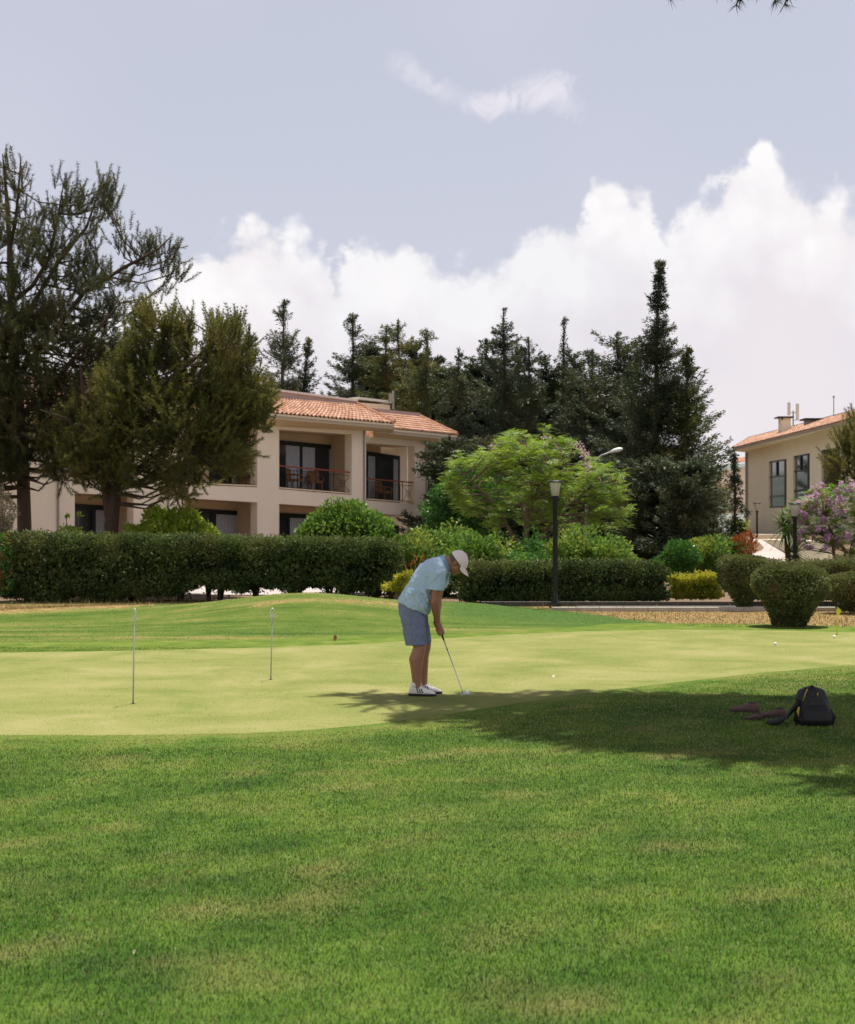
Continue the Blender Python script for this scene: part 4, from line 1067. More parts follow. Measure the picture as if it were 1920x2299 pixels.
# ------------------------------------------------------------------ planting
# left hedge (ground level 0, about 34 m away)
HY = 34.0
z_at = lambda py, Y=HY: CH-(py-HOR)*Y/F
x_at = lambda px, Y=HY: (px-960)*Y/F
topf = ln([(x_at(0), z_at(1199)+.0), (x_at(60), z_at(1200)), (x_at(440), z_at(1207)), (x_at(700), z_at(1212)), (x_at(860), z_at(1214)), (x_at(915), z_at(1232))])
def botf(x):
    px = 960+x*F/HY
    b = ln([(0, 1346), (330, 1344), (385, 1330), (440, 1322), (700, 1322), (905, 1330)])(px)
    return z_at(b)+.07*math.sin(px*.045)+.05*math.sin(px*.11+1)
tl = [(x_at(px), w) for px, w in ((60, .25), (140, .25), (215, .3), (300, .25), (405, .22), (470, .12), (494, .12), (575, .3), (660, .2), (742, .22), (775, .14), (840, .25), (880, .2))]
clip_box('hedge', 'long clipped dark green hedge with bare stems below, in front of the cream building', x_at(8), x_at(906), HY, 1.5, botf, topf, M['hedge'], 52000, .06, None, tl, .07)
# middle hedge
HY2 = 33.2
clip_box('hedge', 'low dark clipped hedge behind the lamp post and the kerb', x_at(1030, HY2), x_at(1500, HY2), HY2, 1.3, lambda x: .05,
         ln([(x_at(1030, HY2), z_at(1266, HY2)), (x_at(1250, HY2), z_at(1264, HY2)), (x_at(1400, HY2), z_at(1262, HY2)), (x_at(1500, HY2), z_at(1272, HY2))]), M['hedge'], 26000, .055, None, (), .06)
clip_box('hedge', 'small bright yellow green clipped hedge right of the dark middle hedge', x_at(1498, 33.6), x_at(1622, 33.6), 33.6, .6, lambda x: z_at(1342, 33.6), lambda x: z_at(1293, 33.6)+.04*math.sin(x*7), M['yel'], 5000, .05)
# right clipped bushes
def vase(name, label, px0, px1, ptop, pbase, Y, m, n, foot=.35, group=None, stem=True, widest=.62):
    xc = x_at((px0+px1)/2, Y); w = (px1-px0)/2*Y/F; z1 = z_at(ptop, Y); z0 = z_at(pbase, Y)
    base = Vector((xc, Y, max(z0, 0))); t = thing(name, label, 'bush', base, group=group); H = z1-base.z
    u = rng.random(n); a = rng.uniform(0, 2*math.pi, n)
    prof = np.interp(u, [0, .12, .35, widest, .85, .95, 1.0], [foot, foot*1.15, .72, 1.0, .98, .84, .35])
    capn = rng.random(n) < .30; rr_ = np.where(capn, np.sqrt(rng.random(n))*.9, rng.uniform(.80, 1.02, n)); u = np.where(capn, rng.uniform(.93, 1.0, n)+.0, u); prof = np.where(capn, .95, prof)
    zc = u*H-np.where(capn, (rr_**3)*.10*H, 0)
    C = np.stack([xc+np.cos(a)*prof*rr_*w, Y+np.sin(a)*prof*rr_*w*.95, base.z+zc], 1)
    f = np.array([mnoise.noise(Vector(c)*3.1) for c in C]); D = np.stack([np.cos(a), np.sin(a), np.where(capn, 1.5, .1)], 1); C = C+unit(D)*(f*.09)[:, None]
    L = Leaves(); L.add(leaf_geo(C, D*.8+rdir(n)*.9+np.array([0, 0, .4]), rng.uniform(.7, 1.4, n)*.048, .026))
    k = n//4; a = rng.uniform(0, 2*math.pi, k); u = rng.random(k); q = np.sqrt(rng.random(k))*.75*np.interp(u, [0, .3, .6, 1], [foot, .7, .9, .7]); L.add(leaf_geo(np.stack([xc+np.cos(a)*q*w, Y+np.sin(a)*q*w, base.z+u*H*.92], 1), rdir(k), .08, .06))
    st = MB()
    for i in range(9):
        a_ = random.uniform(0, 6.28); st.tube([(xc+.06*math.cos(a_), Y+.06*math.sin(a_), base.z-.02), (xc+w*.35*math.cos(a_), Y+w*.35*math.sin(a_), base.z+H*.3), (xc+w*.8*math.cos(a_), Y+w*.8*math.sin(a_), base.z+H*.72)], [.03, .022, .01], 6)
    st.build('stems', M['bark'], t); L.build('foliage', m, t); return t
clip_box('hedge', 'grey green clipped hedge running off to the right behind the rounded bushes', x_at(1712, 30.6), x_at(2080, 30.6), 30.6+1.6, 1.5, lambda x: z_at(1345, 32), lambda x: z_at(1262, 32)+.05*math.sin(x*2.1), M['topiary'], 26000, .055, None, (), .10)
vase('clipped_bush', 'tall rounded clipped bush with brownish side, leftmost of the right group', 1612, 1722, 1250, 1362, 30.2, M['topiary'], 11000, .25, 'clipped rounded bushes')
vase('clipped_bush', 'nearest round clipped bush narrowing to a dark foot, at the edge of the green', 1692, 1856, 1272, 1410, 25.0, M['topiary'], 20000, .36, 'clipped rounded bushes')
vase('clipped_bush', 'small clipped bush at the right edge behind the nearest round bush', 1850, 1975, 1290, 1370, 29.0, M['topiary'], 9000, .5, 'clipped rounded bushes')

def blob(px, py, Y, r, ry=None, rz=None): return (at(px, py, Y), (r, ry or r, rz or r))
# shrubs around the hotel
shrub('shrub', 'broad glossy green shrub above the hedge before the balcony column', (x_at(770, 38), 38, 0),
      [blob(735, 1195, 38, .62), blob(790, 1185, 38, .7), blob(765, 1160, 38, .42), blob(840, 1195, 38, .55), blob(700, 1215, 38, .5), blob(880, 1225, 38, .4), blob(775, 1225, 38, 1.3, 1, .8)], M['broad'], 15000, .12, .06, stems=9)
shrub('shrub', 'small lime green leafy shrub poking over the long hedge', (x_at(400, 38), 38, 0),
      [blob(345, 1165, 38, .22, .3, .35), blob(385, 1175, 38, .38, .4, .35), blob(430, 1170, 38, .24, .3, .3), blob(395, 1200, 38, .8, .6, .5), blob(460, 1205, 38, .4, .4, .2), blob(300, 1195, 38, .25, .3, .12)], M['lime'], 4200, .15, .075, stems=12)
shrub('shrub', 'tiny pale green shrub tip over the hedge beside the big pine trunk', (x_at(160, 38), 38, 0), [blob(160, 1192, 38, .3, .3, .13), blob(150, 1160, 38, .12, .1, .06), blob(180, 1155, 38, .1, .1, .05)], M['lime'], 400, .09, .04, stems=6)
shrub('shrub', 'silvery leaved shrub at the left edge over the hedge', (x_at(-5, 37), 37, 0), [blob(0, 1150, 37, .38, .4, .6), blob(-15, 1200, 37, .5, .5, .6)], M['olive'], 3500, .09, .035, stems=6)
shrub('flowering_plant', 'orange red flowering plant at the left end of the hedge', (x_at(-5, 33.2), 33.2, 0), [blob(2, 1225, 33.2, .18, .25, .3), blob(-6, 1280, 33.2, .28, .3, .4), blob(4, 1310, 33.2, .2, .3, .2)], M['deep'], 2200, .07, .035, 'plant', flowers=(M['red'], 700, .05))
# planting between the building and the lime tree
for i, (px, py, w, hh, Y) in enumerate([(930, 1252, .6, .5, 36), (1000, 1232, .65, .55, 37), (1075, 1240, .55, .5, 36), (1140, 1268, .8, .45, 36.5), (1215, 1256, .6, .5, 38), (1295, 1238, .62, .5, 37), (1368, 1252, .55, .4, 37)]):
    lab = ['leafy green shrub with yellow leaves just above the man\'s back', 'leafy green shrub above the man\'s cap', 'bushy green shrub between the cap and the lime tree trunk', 'green shrub at the foot of the lime green tree', 'green shrub behind the nearest lamp post', 'wide green shrub right of the lamp post around the thin grey pole', 'small green shrub at the dark end of the middle hedge'][i]
    shrub('shrub', lab, (x_at(px, Y), Y, 0), [blob(px, py, Y, w, .7, hh), blob(px-25, py+20, Y, w*.8, .6, hh), blob(px+30, py+15, Y, w*.7, .6, hh*.9), blob(px, py+60, Y, w, .6, hh)], M['deep' if i in (3, 4) else 'broad'], 6500, .105, .055, lumpy=.30, group='green shrubs behind the middle hedge', stems=7)
shrub('shrub', 'deep green layered shrub at the corner of the cream building', (x_at(1040, 44), 44, 0), [blob(1010, 1110, 44, .55, .6, .35), blob(1050, 1080, 44, .6, .6, .45), blob(985, 1150, 44, .55, .6, .3), blob(1060, 1150, 44, .9, .7, .6), blob(1110, 1120, 44, .7, .7, .6), blob(1030, 1210, 44, 1.2, .8, .8)], M['deep'], 14000, .11, .06, stems=9)
for i, (px, py, Y, m) in enumerate([(1530, 1250, 40, 'deep'), (1585, 1238, 41, 'broad'), (1620, 1235, 42, 'deep'), (1660, 1180, 60, 'lime')]):
    shrub('shrub', ['low bright green shrub under the tall conifer', 'bright green shrub behind the yellow hedge', 'green shrub left of the red leaved plant', 'little round lime bush at the foot of the right building corner'][i], (x_at(px, Y), Y, 0 if i < 3 else 1), [blob(px, py, Y, .6 if i < 3 else .35, .5, .4 if i < 3 else .25), blob(px-12, py+25, Y, .6 if i < 3 else .3, .5, .4 if i < 3 else .3)], M[m], 5000 if i < 3 else 900, .10, .05)
shrub('red_leaf_plant', 'red and orange leaved plant beside the striped sign board', (x_at(1662, 42), 42, 0), [blob(1660, 1222, 42, .35, .3, .22), blob(1650, 1240, 42, .35, .3, .25)], M['red'], 1300, .16, .03, 'plant', upl=1.2)
shrub('yellow_plant', 'yellow leaved plant low behind the man\'s back', (x_at(890, 32.6), 32.6, 0), [blob(905, 1300, 32.6, .22, .2, .2), blob(885, 1322, 32.6, .3, .2, .12)], M['yel'], 1100, .08, .04, 'plant')
rs_ = thing('red_stem_plant', 'plant with upright salmon red stems behind the man\'s back', 'plant', (x_at(935, 33), 33, 0)); st = MB(); L = Leaves()
for i in range(6):
    e = at(912+i*11, 1262+random.uniform(-8, 22), 33); b_ = Vector((x_at(925, 33)+random.uniform(-.1, .1), 33, 0)); st.tube([b_, lerp(b_, e, .6)+Vector((0, 0, .05)), e], [.012, .014, .008], 6)
    q = np.array(e)+rng.normal(0, .04, (5, 3)); L.add(leaf_geo(q, rdir(5)*.6+np.array([0, 0, 1]), .13, .03))
M['salmon'] = plain('salmon red stems', (.50, .13, .08), .6); st.build('stems', M['salmon'], rs_); L.build('foliage', M['red'], rs_)
# sign board near the drive
sb = thing('sign_board', 'grey slatted board on two posts beside the drive', 'sign', at(1675, 1262, 42))
m = MB()
for i in range(5): m.box(at(1673, 1222+i*8, 42), (.36, .03, .075))
m.build('slats', M['pipe'], sb); m = MB(); m.box(at(1663, 1245, 42.05), (.04, .04, 1.0)); m.build('post', M['bark'], sb); m = MB(); m.box(at(1687, 1238, 42.05), (.06, .06, 1.1)); m.build('post', M['red'], sb)

# jacaranda: lime feathery tree in the middle
def feather(L, C, D, ln_=.34, wl=.055, np_=9):
    """compound leaves: pairs of leaflets along a drooping rachis"""
    n = len(C); D = unit(D); s = unit(np.cross(D, np.array([0, 0, 1.])+rng.normal(0, .25, (n, 3))))
    t = np.linspace(.1, 1, np_)
    for sg in (-1, 1):
        for q in t:
            P = C+D*ln_*q+np.array([0, 0, -.16*ln_])*q**2*1.6
            wq = wl*(1.25-.75*q); V = np.empty((n, 4, 3)); tip = P+s*sg*wq*1.6+D*wq*.6; side = D*wq*.28
            V[:, 0] = P; V[:, 1] = (P+tip)/2+side; V[:, 2] = tip; V[:, 3] = (P+tip)/2-side; L.add(V)
JY = 41.0
jt = thing('feathery_tree', 'wide lime green feathery tree with a few violet flowers behind the lamp post', 'tree', (x_at(1182, JY), JY, 0))
limbs = [([Vector((x_at(1182, JY), JY, 0)), at(1180, 1210, JY), at(1186, 1130, JY), at(1202, 1060, JY), at(1200, 1000, JY)], [.11, .085, .07, .05, .02]),
         ([at(1186, 1240, JY), at(1150, 1200, JY), at(1118, 1140, JY-.4), at(1060, 1080, JY-.6), at(1030, 1050, JY-.5)], [.07, .05, .04, .03, .012]),
         ([at(1190, 1230, JY), at(1225, 1190, JY+.2), at(1270, 1140, JY+.3), at(1330, 1090, JY), at(1400, 1075, JY)], [.06, .05, .04, .03, .012]),
         ([at(1184, 1170, JY), at(1160, 1100, JY+.7), at(1130, 1030, JY+.9), at(1110, 1000, JY+1)], [.05, .04, .03, .012]),
         ([at(1190, 1150, JY), at(1230, 1080, JY+.9), at(1270, 1020, JY+1.0)], [.05, .035, .012]),
         ([at(1188, 1160, JY), at(1210, 1090, JY-.9), at(1250, 1050, JY-1.2)], [.04, .03, .012])]
tr = MB()
for P, r in limbs: tr.tube(P, r, 9)
nodes = limb_pts(limbs)
poly = [(1140, 978), (1180, 957), (1235, 960), (1265, 990), (1310, 1000), (1335, 1045), (1375, 1050), (1425, 1075), (1405, 1100), (1418, 1140), (1412, 1180), (1370, 1192), (1330, 1185), (1290, 1200), (1240, 1180), (1205, 1190), (1165, 1185), (1120, 1195), (1080, 1180), (1045, 1160), (1018, 1125), (1003, 1085), (1010, 1045), (1030, 1015), (1075, 1015), (1110, 1000)]
L = Leaves()
for c in crown_points(poly, JY, 1.9, 430, .18, 5, void=.12):
    a, r = min(nodes, key=lambda q: (q[0]-c).length+(.8 if q[0].z > c.z else 0)); tr.tube([a, lerp(a, c, .5)+Vector((0, 0, -.05)), c], [max(.01, min(.025, r*.5)), .012, .006], 5)
    n = 13; az_ = rng.uniform(0, 2*math.pi, n); D = np.stack([np.cos(az_), np.sin(az_), rng.normal(.28, .28, n)], 1)
    feather(L, np.array(c)+rng.normal(0, .06, (n, 3)), D, random.uniform(.24, .36), .050, 7)
tr.build('trunk', M['bark_pale'], jt); L.build('crown', M['jaca'], jt)
L = Leaves()
for px, py, k in [(1312, 1020, 60), (1318, 1040, 40), (1300, 1005, 30), (1225, 985, 18), (1105, 1003, 14), (1290, 1000, 16), (1320, 1060, 15)]:
    q = np.array(at(px, py, JY-.9))+rng.normal(0, .07, (k, 3)); L = Leaves(); L.add(leaf_geo(q, rdir(k), .07, .045)); L.build('flower_cluster', M['purple'], jt)
# violet flowering shrub on the right
VY = 37.0
pj = thing('flowering_tree', 'bushy tree covered in violet flowers at the right edge', 'tree', (x_at(1880, VY), VY, 0))
limbs = [([Vector((x_at(1885, VY), VY, 0)), at(1900, 1240, VY), at(1870, 1200, VY), at(1850, 1160, VY)], [.06, .05, .04, .012]), ([Vector((x_at(1890, VY), VY, 0)), at(1915, 1220, VY), at(1935, 1160, VY), at(1950, 1110, VY)], [.06, .05, .03, .012]), ([Vector((x_at(1880, VY), VY, 0)), at(1870, 1220, VY), at(1820, 1180, VY), at(1800, 1150, VY)], [.05, .04, .03, .012])]
tr = MB()
for P, r in limbs: tr.tube(P, r, 8)
nodes = limb_pts(limbs); L = Leaves(); FL = []
poly = [(1790, 1120), (1830, 1098), (1880, 1090), (1960, 1080), (2060, 1110), (2080, 1230), (1960, 1250), (1860, 1245), (1800, 1235), (1770, 1190), (1768, 1150)]
for i, c in enumerate(crown_points(poly, VY, 1.3, 330, .15, 8)):
    a, r = min(nodes, key=lambda q: (q[0]-c).length+(.8 if q[0].z > c.z else 0)); tr.tube([a, lerp(a, c, .5), c], [.014, .010, .005], 5)
    n = 10; az_ = rng.uniform(0, 2*math.pi, n); D = np.stack([np.cos(az_), np.sin(az_), rng.normal(.3, .35, n)], 1)
    feather(L, np.array(c)+rng.normal(0, .05, (n, 3)), D, .22, .050, 6)
    if i % 5 < 3:
        q = np.array(c)+np.array([0, -.10, .08])+rng.normal(0, .045, (34, 3)); FL.append(leaf_geo(q, rdir(34), .065, .05))
tr.build('trunk', M['bark_pale'], pj); L.build('crown', M['broad'], pj); FL.sort(key=lambda v: v[0, 0, 1])
for v in FL[:100]: L2 = Leaves(); L2.add(v); L2.build('flower_cluster', M['purple'], pj)
if FL[100:]:
    L2 = Leaves(); [L2.add(v) for v in FL[100:]]; L2.build('flowers', M['purple'], pj)['kind'] = 'stuff'
# yucca
yc = thing('yucca_plant', 'spiky yucca plant left of the violet flowering tree', 'plant', (x_at(1770, 38.5), 38.5, 0))
m = MB(); yb = Vector((x_at(1775, 38.5), 38.5, 0)); yt = at(1765, 1185, 38.5); m.tube([yb, yt], [.09, .07], 9); m.build('stem', M['bark'], yc)
V = []
for c0, n_, R_ in ((yt, 150, .75), (lerp(yb, yt, .6)+Vector((.2, 0, 0)), 90, .6), (yt+Vector((.1, 0, .25)), 70, .55)):
    D = rdir(n_); D[:, 2] = D[:, 2]*.9+.1; D = unit(D)
    for d in D:
        l = R_*random.uniform(.7, 1.1); s = np.cross(d, [0, 0, 1]); s = s/max(1e-6, np.linalg.norm(s))*.028; c = np.array(c0)
        V.append([c-s, c+s, c+d*l*.6+s*.7+np.array([0, 0, -.02]), c+d*l*.6-s*.7+np.array([0, 0, -.02])]); V.append([c+d*l*.6-s*.7+np.array([0, 0, -.02]), c+d*l*.6+s*.7+np.array([0, 0, -.02]), c+d*l+np.array([0, 0, -.14*l])+s*.05, c+d*l+np.array([0, 0, -.14*l])-s*.05])
L = Leaves(); L.add(np.array(V)); L.build('leaves', M['palm'], yc)

# big pines on the left
PY = 40.5
g_ = lambda px, Y: Vector((x_at(px, Y), Y, -.05))
pine('pine_tree', 'tallest dark pine at the left edge rising far above the cream building', g_(56, PY),
     [([g_(58, PY), at(55, 1180, PY), at(52, 1050, PY), at(42, 920, PY), at(30, 780, PY), at(26, 670, PY), at(22, 550, PY), at(14, 430, PY), at(6, 345, PY)], [.24, .20, .18, .16, .14, .12, .08, .05, .015]),
      ([at(28, 700, PY), at(-10, 655, PY), at(-60, 600, PY+.5), at(-90, 520, PY)], [.09, .07, .05, .015]),
      ([at(24, 545, PY), at(35, 500, PY-.3), at(42, 430, PY-.3), at(47, 350, PY-.2)], [.06, .05, .03, .012]),
      ([at(26, 680, PY), at(75, 640, PY-.6), at(110, 580, PY-.8), at(128, 500, PY-.8), at(145, 400, PY-.8)], [.08, .06, .05, .03, .012]),
      ([at(30, 790, PY), at(70, 690, PY+.4), at(130, 590, PY+.8), at(195, 510, PY+.8), at(228, 410, PY+.8)], [.09, .07, .055, .04, .012]),
      ([at(34, 850, PY), at(110, 760, PY-.3), at(190, 655, PY-.6), at(280, 600, PY-.6), at(355, 560, PY-.8), at(385, 530, PY-.8)], [.10, .085, .06, .05, .03, .012]),
      ([at(45, 940, PY), at(130, 850, PY-1.2), at(220, 740, PY-1.4), at(270, 680, PY-1.4)], [.09, .07, .05, .015]),
      ([at(32, 800, PY), at(-20, 740, PY-1), at(-80, 700, PY-1)], [.09, .06, .02]),
      ([at(45, 950, PY), at(100, 960, PY+.8), at(150, 1040, PY+1)], [.05, .03, .012])],
     [([(-10, 383), (15, 358), (22, 468), (38, 383), (55, 383), (66, 458), (100, 508), (130, 438), (145, 398), (165, 423), (185, 418), (205, 468), (222, 423), (245, 410), (260, 488), (280, 558), (250, 598), (290, 628), (310, 543), (345, 568), (360, 538), (385, 598), (395, 558), (400, 638), (370, 655), (330, 690), (250, 730), (130, 760), (-150, 760), (-150, 498), (-60, 458)], PY, 2.0, 150, .44),
      ([(-150, 720), (260, 700), (300, 760), (260, 900), (160, 1010), (150, 1090), (110, 1060), (75, 1010), (30, 1060), (-40, 1090), (-150, 1090)], PY, 2.3, 330, .36),
      ([(-70, 900), (48, 900), (48, 1050), (20, 1075), (-70, 1090)], PY-.6, 1.6, 60, .26)],
     M['pine'], nshoot=8, shoot=(.28, .55), needle=.14, ndens=10, wd=.015, cluster=.33, up=1.3,
     cents=[at(x, y+38, PY-.5+q) for q, (x, y) in enumerate([(12, 335), (14, 370), (45, 352), (46, 390), (145, 375), (150, 410), (186, 400), (188, 435), (228, 388), (232, 420), (240, 400), (268, 470), (308, 525), (352, 515), (393, 540), (395, 575), (325, 540)]) for q in ([.0] if True else [])] )
PY2 = 38.0
pine('pine_tree', 'lower bushy yellow green pine in front of the cream building', g_(252, PY2),
     [([g_(250, PY2), at(250, 1180, PY2), at(262, 1080, PY2), at(272, 1020, PY2), at(285, 930, PY2), at(310, 860, PY2), at(350, 800, PY2), at(380, 730, PY2)], [.24, .19, .15, .13, .11, .09, .06, .015]),
      ([at(248, 1160, PY2), at(236, 1080, PY2), at(215, 1000, PY2), at(190, 900, PY2), at(180, 820, PY2)], [.16, .13, .10, .07, .02]),
      ([at(280, 950, PY2), at(340, 880, PY2-.8), at(420, 820, PY2-1), at(480, 770, PY2-1), at(500, 720, PY2-.8)], [.09, .07, .05, .03, .012]),
      ([at(290, 920, PY2), at(380, 910, PY2+.6), at(470, 880, PY2+.6), at(550, 890, PY2+.3)], [.08, .06, .04, .012]),
      ([at(270, 1010, PY2), at(350, 990, PY2-.8), at(430, 1010, PY2-1)], [.06, .05, .012]),
      ([at(215, 1000, PY2), at(150, 940, PY2-.6), at(90, 920, PY2-.8)], [.07, .05, .012])],
     [([(292, 812), (312, 732), (332, 687), (348, 732), (344, 900), (280, 900)], PY2-.8, .8, 46, .30),
      ([(358, 800), (364, 737), (374, 700), (386, 752), (398, 697), (416, 737), (436, 792), (436, 900), (358, 900)], PY2, 1.0, 66, .29),
      ([(452, 850), (462, 777), (482, 722), (500, 767), (522, 724), (545, 754), (566, 797), (540, 850), (560, 940), (452, 940)], PY2-.8, 1.2, 100, .28),
      ([(545, 865), (575, 850), (606, 868), (600, 925), (570, 965), (535, 960)], PY2-.6, .7, 30, .27),
      ([(500, 960), (560, 975), (555, 1025), (510, 1060), (470, 1030)], PY2-.8, .8, 34, .28),
      ([(215, 840), (270, 802), (330, 840), (440, 890), (540, 930), (520, 1000), (450, 1030), (450, 1085), (400, 1120), (350, 1085), (300, 1050), (290, 1105), (235, 1090), (180, 1075), (160, 1000), (190, 920)], PY2, 2.1, 270, .31),
      ([(95, 960), (140, 900), (200, 900), (230, 1000), (200, 1070), (150, 1040), (110, 1020)], PY2+.8, 1.2, 60, .30)],
     M['pine2'], nshoot=8, shoot=(.22, .45), needle=.11, ndens=11, wd=.017, cluster=.30, up=.9,
     cents=[at(x, y+32, PY2-.6) for x, y in [(330, 668), (335, 690), (372, 670), (378, 700), (412, 705), (425, 685), (486, 700), (500, 720), (520, 705), (560, 745), (566, 775), (580, 855)]])
# pine at the right edge beside the right building
pine('pine_tree', 'pine at the right edge in front of the beige building', g_(1935, 50),
     [([g_(1935, 50), at(1958, 1150, 50), at(1943, 1060, 50), at(1936, 960, 50)], [.16, .13, .09, .02]), ([at(1953, 1120, 50), at(1908, 1060, 50), at(1900, 1010, 50)], [.06, .04, .012])],
     [([(1923, 955), (1943, 940), (1988, 900), (2128, 900), (2128, 1130), (1928, 1110), (1888, 1095), (1873, 1050), (1896, 985), (1913, 1010)], 50, 1.6, 150, .34)],
     M['pine2'], nshoot=9, needle=.15, ndens=11, wd=.015, cluster=.36, up=1.1, cents=[at(1898, 990, 50), at(1898, 1005, 50), at(1931, 965, 50), at(1949, 905, 50)])

# row of conifers behind the hotel
CG = 'conifers behind the hotel'
conifer('slim dark conifer half hidden by the bushy pine, left of the roof', (560, 730), 560, 76, [(730, 3), (800, 14), (880, 24), (1200, 40)], seed=3, gap=.3, wide=1.9, dens=34)
conifer('lone forked conifer above the roof, leftmost of the row', (638, 678), 636, 76, [(678, 4), (740, 16), (800, 26), (880, 34), (1200, 60)], seed=4, gap=.5, droop=.05, wide=1.9, dens=34)
conifer('short side leader leaning right beside the lone forked conifer', (694, 762), 645, 76.6, [(762, 4), (820, 10), (860, 16), (900, 22), (1200, 40)], seed=14, gap=.4, droop=.05, wide=1.9, dens=34)
conifer('dark pointed conifer with a wide base just right of the roof gap', (792, 708), 786, 78, [(708, 4), (760, 15), (830, 28), (890, 48), (1200, 60)], seed=5, gap=.35, droop=.1, wide=1.75)
conifer('green conifer with a thin tip, first of the three grown together', (868, 734), 865, 77, [(734, 5), (790, 20), (850, 42), (1200, 66)], seed=6, m=M['cyp2'], gap=.2, wide=1.75)
conifer('middle one of the three conifers grown together above the vent pipe', (894, 722), 900, 78, [(722, 5), (770, 20), (840, 40), (1200, 66)], seed=7, m=M['cyp2'], gap=.2, wide=1.75)
conifer('right one of the three conifers grown together, with a blunt tip', (958, 744), 950, 75, [(744, 8), (800, 26), (860, 46), (1200, 80)], seed=8, m=M['cyp2'], gap=.15, wide=1.75)
conifer('narrow conifer with a crooked tip above the end of the roof', (1030, 785), 1040, 73, [(785, 5), (840, 22), (900, 40), (1200, 74)], seed=9, gap=.25, droop=.3, wide=1.75)
conifer('tall dark conifer with a leaning tip above the lime green tree', (1131, 697), 1140, 72, [(697, 5), (760, 18), (820, 36), (900, 50), (1200, 74)], seed=10, gap=.25, wide=1.75)
conifer('shorter conifer close right of the leaning tipped one', (1186, 762), 1188, 71, [(762, 4), (820, 18), (880, 34), (1200, 60)], seed=11, gap=.25, wide=1.75)
conifer('thin sparse conifer with a drooping top over the lime green tree', (1267, 715), 1262, 72, [(715, 3), (780, 16), (850, 26), (900, 34), (1200, 50)], seed=12, gap=.6, droop=.38, dens=18)
conifer('broad bushy conifer with a rounded top left of the tallest one', (1386, 750), 1375, 66, [(750, 8), (780, 40), (830, 76), (900, 92), (1200, 95)], seed=13, gap=.1, dens=40)
conifer('small bushy conifer filling in left of the broad one', (1330, 790), 1330, 67, [(790, 10), (830, 40), (900, 54), (1200, 60)], seed=15, gap=.15)
conifer('tallest conifer of the row with a long bent spire', (1482, 590), 1460, 56, [(590, 3), (620, 8), (700, 28), (780, 44), (850, 80), (950, 118), (1080, 150), (1230, 140)], seed=16, gap=.25, dens=70, droop=.12, wide=.98, leaf=.11)
conifer('conifer leaning against the right side of the tallest one', (1543, 785), 1530, 55, [(785, 4), (840, 28), (930, 60), (1030, 92), (1150, 105), (1240, 80)], seed=17, m=M['cyp2'], gap=.2, dens=60, wide=.92, leaf=.11)
conifer('small weeping conifer in front of the far house', (1648, 1012), 1650, 58, [(1012, 3), (1060, 12), (1110, 24), (1150, 32), (1240, 40)], seed=18, gap=.3, droop=.4, zbase=.5)
conifer('low olive green conifer spreading left of the weeping one', (1600, 1075), 1600, 52, [(1075, 8), (1110, 30), (1160, 42), (1240, 50)], seed=19, m=M['cyp2'], gap=.1, dens=70, leaf=.10, wide=1.0)
# second row, darker, closing the gaps lower down
bg = [(1000, 860, 1000), (1075, 850, 1080), (1110, 870, 1110), (1215, 860, 1215), (1240, 910, 1240), (1300, 870, 1300), (1420, 820, 1420), (930, 840, 930), (985, 900, 990)]
names = ['dark conifer in the back row beyond the hip of the roof', 'dark back row conifer between the crooked and the leaning tips', 'low dark back row conifer beside the leaning tipped tree', 'dark back row conifer left of the sparse drooping one', 'low dark conifer at the foot of the sparse drooping one', 'dark back row conifer right of the sparse drooping one', 'dark back row conifer left of the tallest spire', 'dark back row conifer behind the three grown together', 'low dark conifer behind the corner of the roof']
bg += [(832, 772, 832), (925, 765, 925), (985, 805, 985), (1062, 822, 1062), (1092, 765, 1092), (1162, 785, 1162), (1225, 800, 1225), (1290, 800, 1290)]
names += ['slim dark conifer just left of the three grown together', 'slim dark conifer between the middle and right of the three grown together', 'low slim conifer right of the blunt tipped one', 'low slim conifer right of the crooked tip', 'slim dark conifer just left of the leaning tip', 'slim dark conifer between the leaning tip and its shorter neighbour', 'slim dark conifer left of the sparse drooping one', 'slim dark conifer right of the sparse drooping one']
bg += [(838, 800, 838), (1160, 840, 1160), (1012, 830, 1012)]
names += ['low dark conifer filling in left of the three grown together', 'dark conifer between the leaning tip and the shorter one', 'dark conifer just left of the crooked tip']
for i, (px, py, b_) in enumerate(bg):
    conifer(names[i], (px, py), b_, 82, [(py, 8), (py+50, 34), (py+120, 60), (1200, 72)], seed=30+i, gap=.1, dens=34, leaf=.17)
# lighter underplanting between the conifers and the lime tree: dark evergreen bushes
for i, (px, Y) in enumerate([(1010, 62), (1100, 60), (1190, 60), (1290, 58), (1380, 54), (1470, 50), (1550, 48)]):
    conifer(['dark spreading evergreen behind the building corner', 'dark spreading evergreen behind the left half of the lime tree', 'dark spreading evergreen behind the middle of the lime tree', 'dark spreading evergreen behind the street lamp pole', 'dark spreading evergreen right of the lime tree', 'dark spreading evergreen under the tallest conifer', 'dark spreading evergreen behind the bright low shrubs'][i],
            (px, 985 if i < 4 else 1040), px, Y, [(985, 10), (1040, 50), (1100, 66), (1240, 70)], seed=50+i, gap=.05, dens=50, leaf=.15, group='spreading evergreens behind the lime tree')

# near pine whose trunk stands just outside the frame: its branch tips hang in at the top and its crown shades the lawn
NB = Vector((7.4, 14.2, 0))

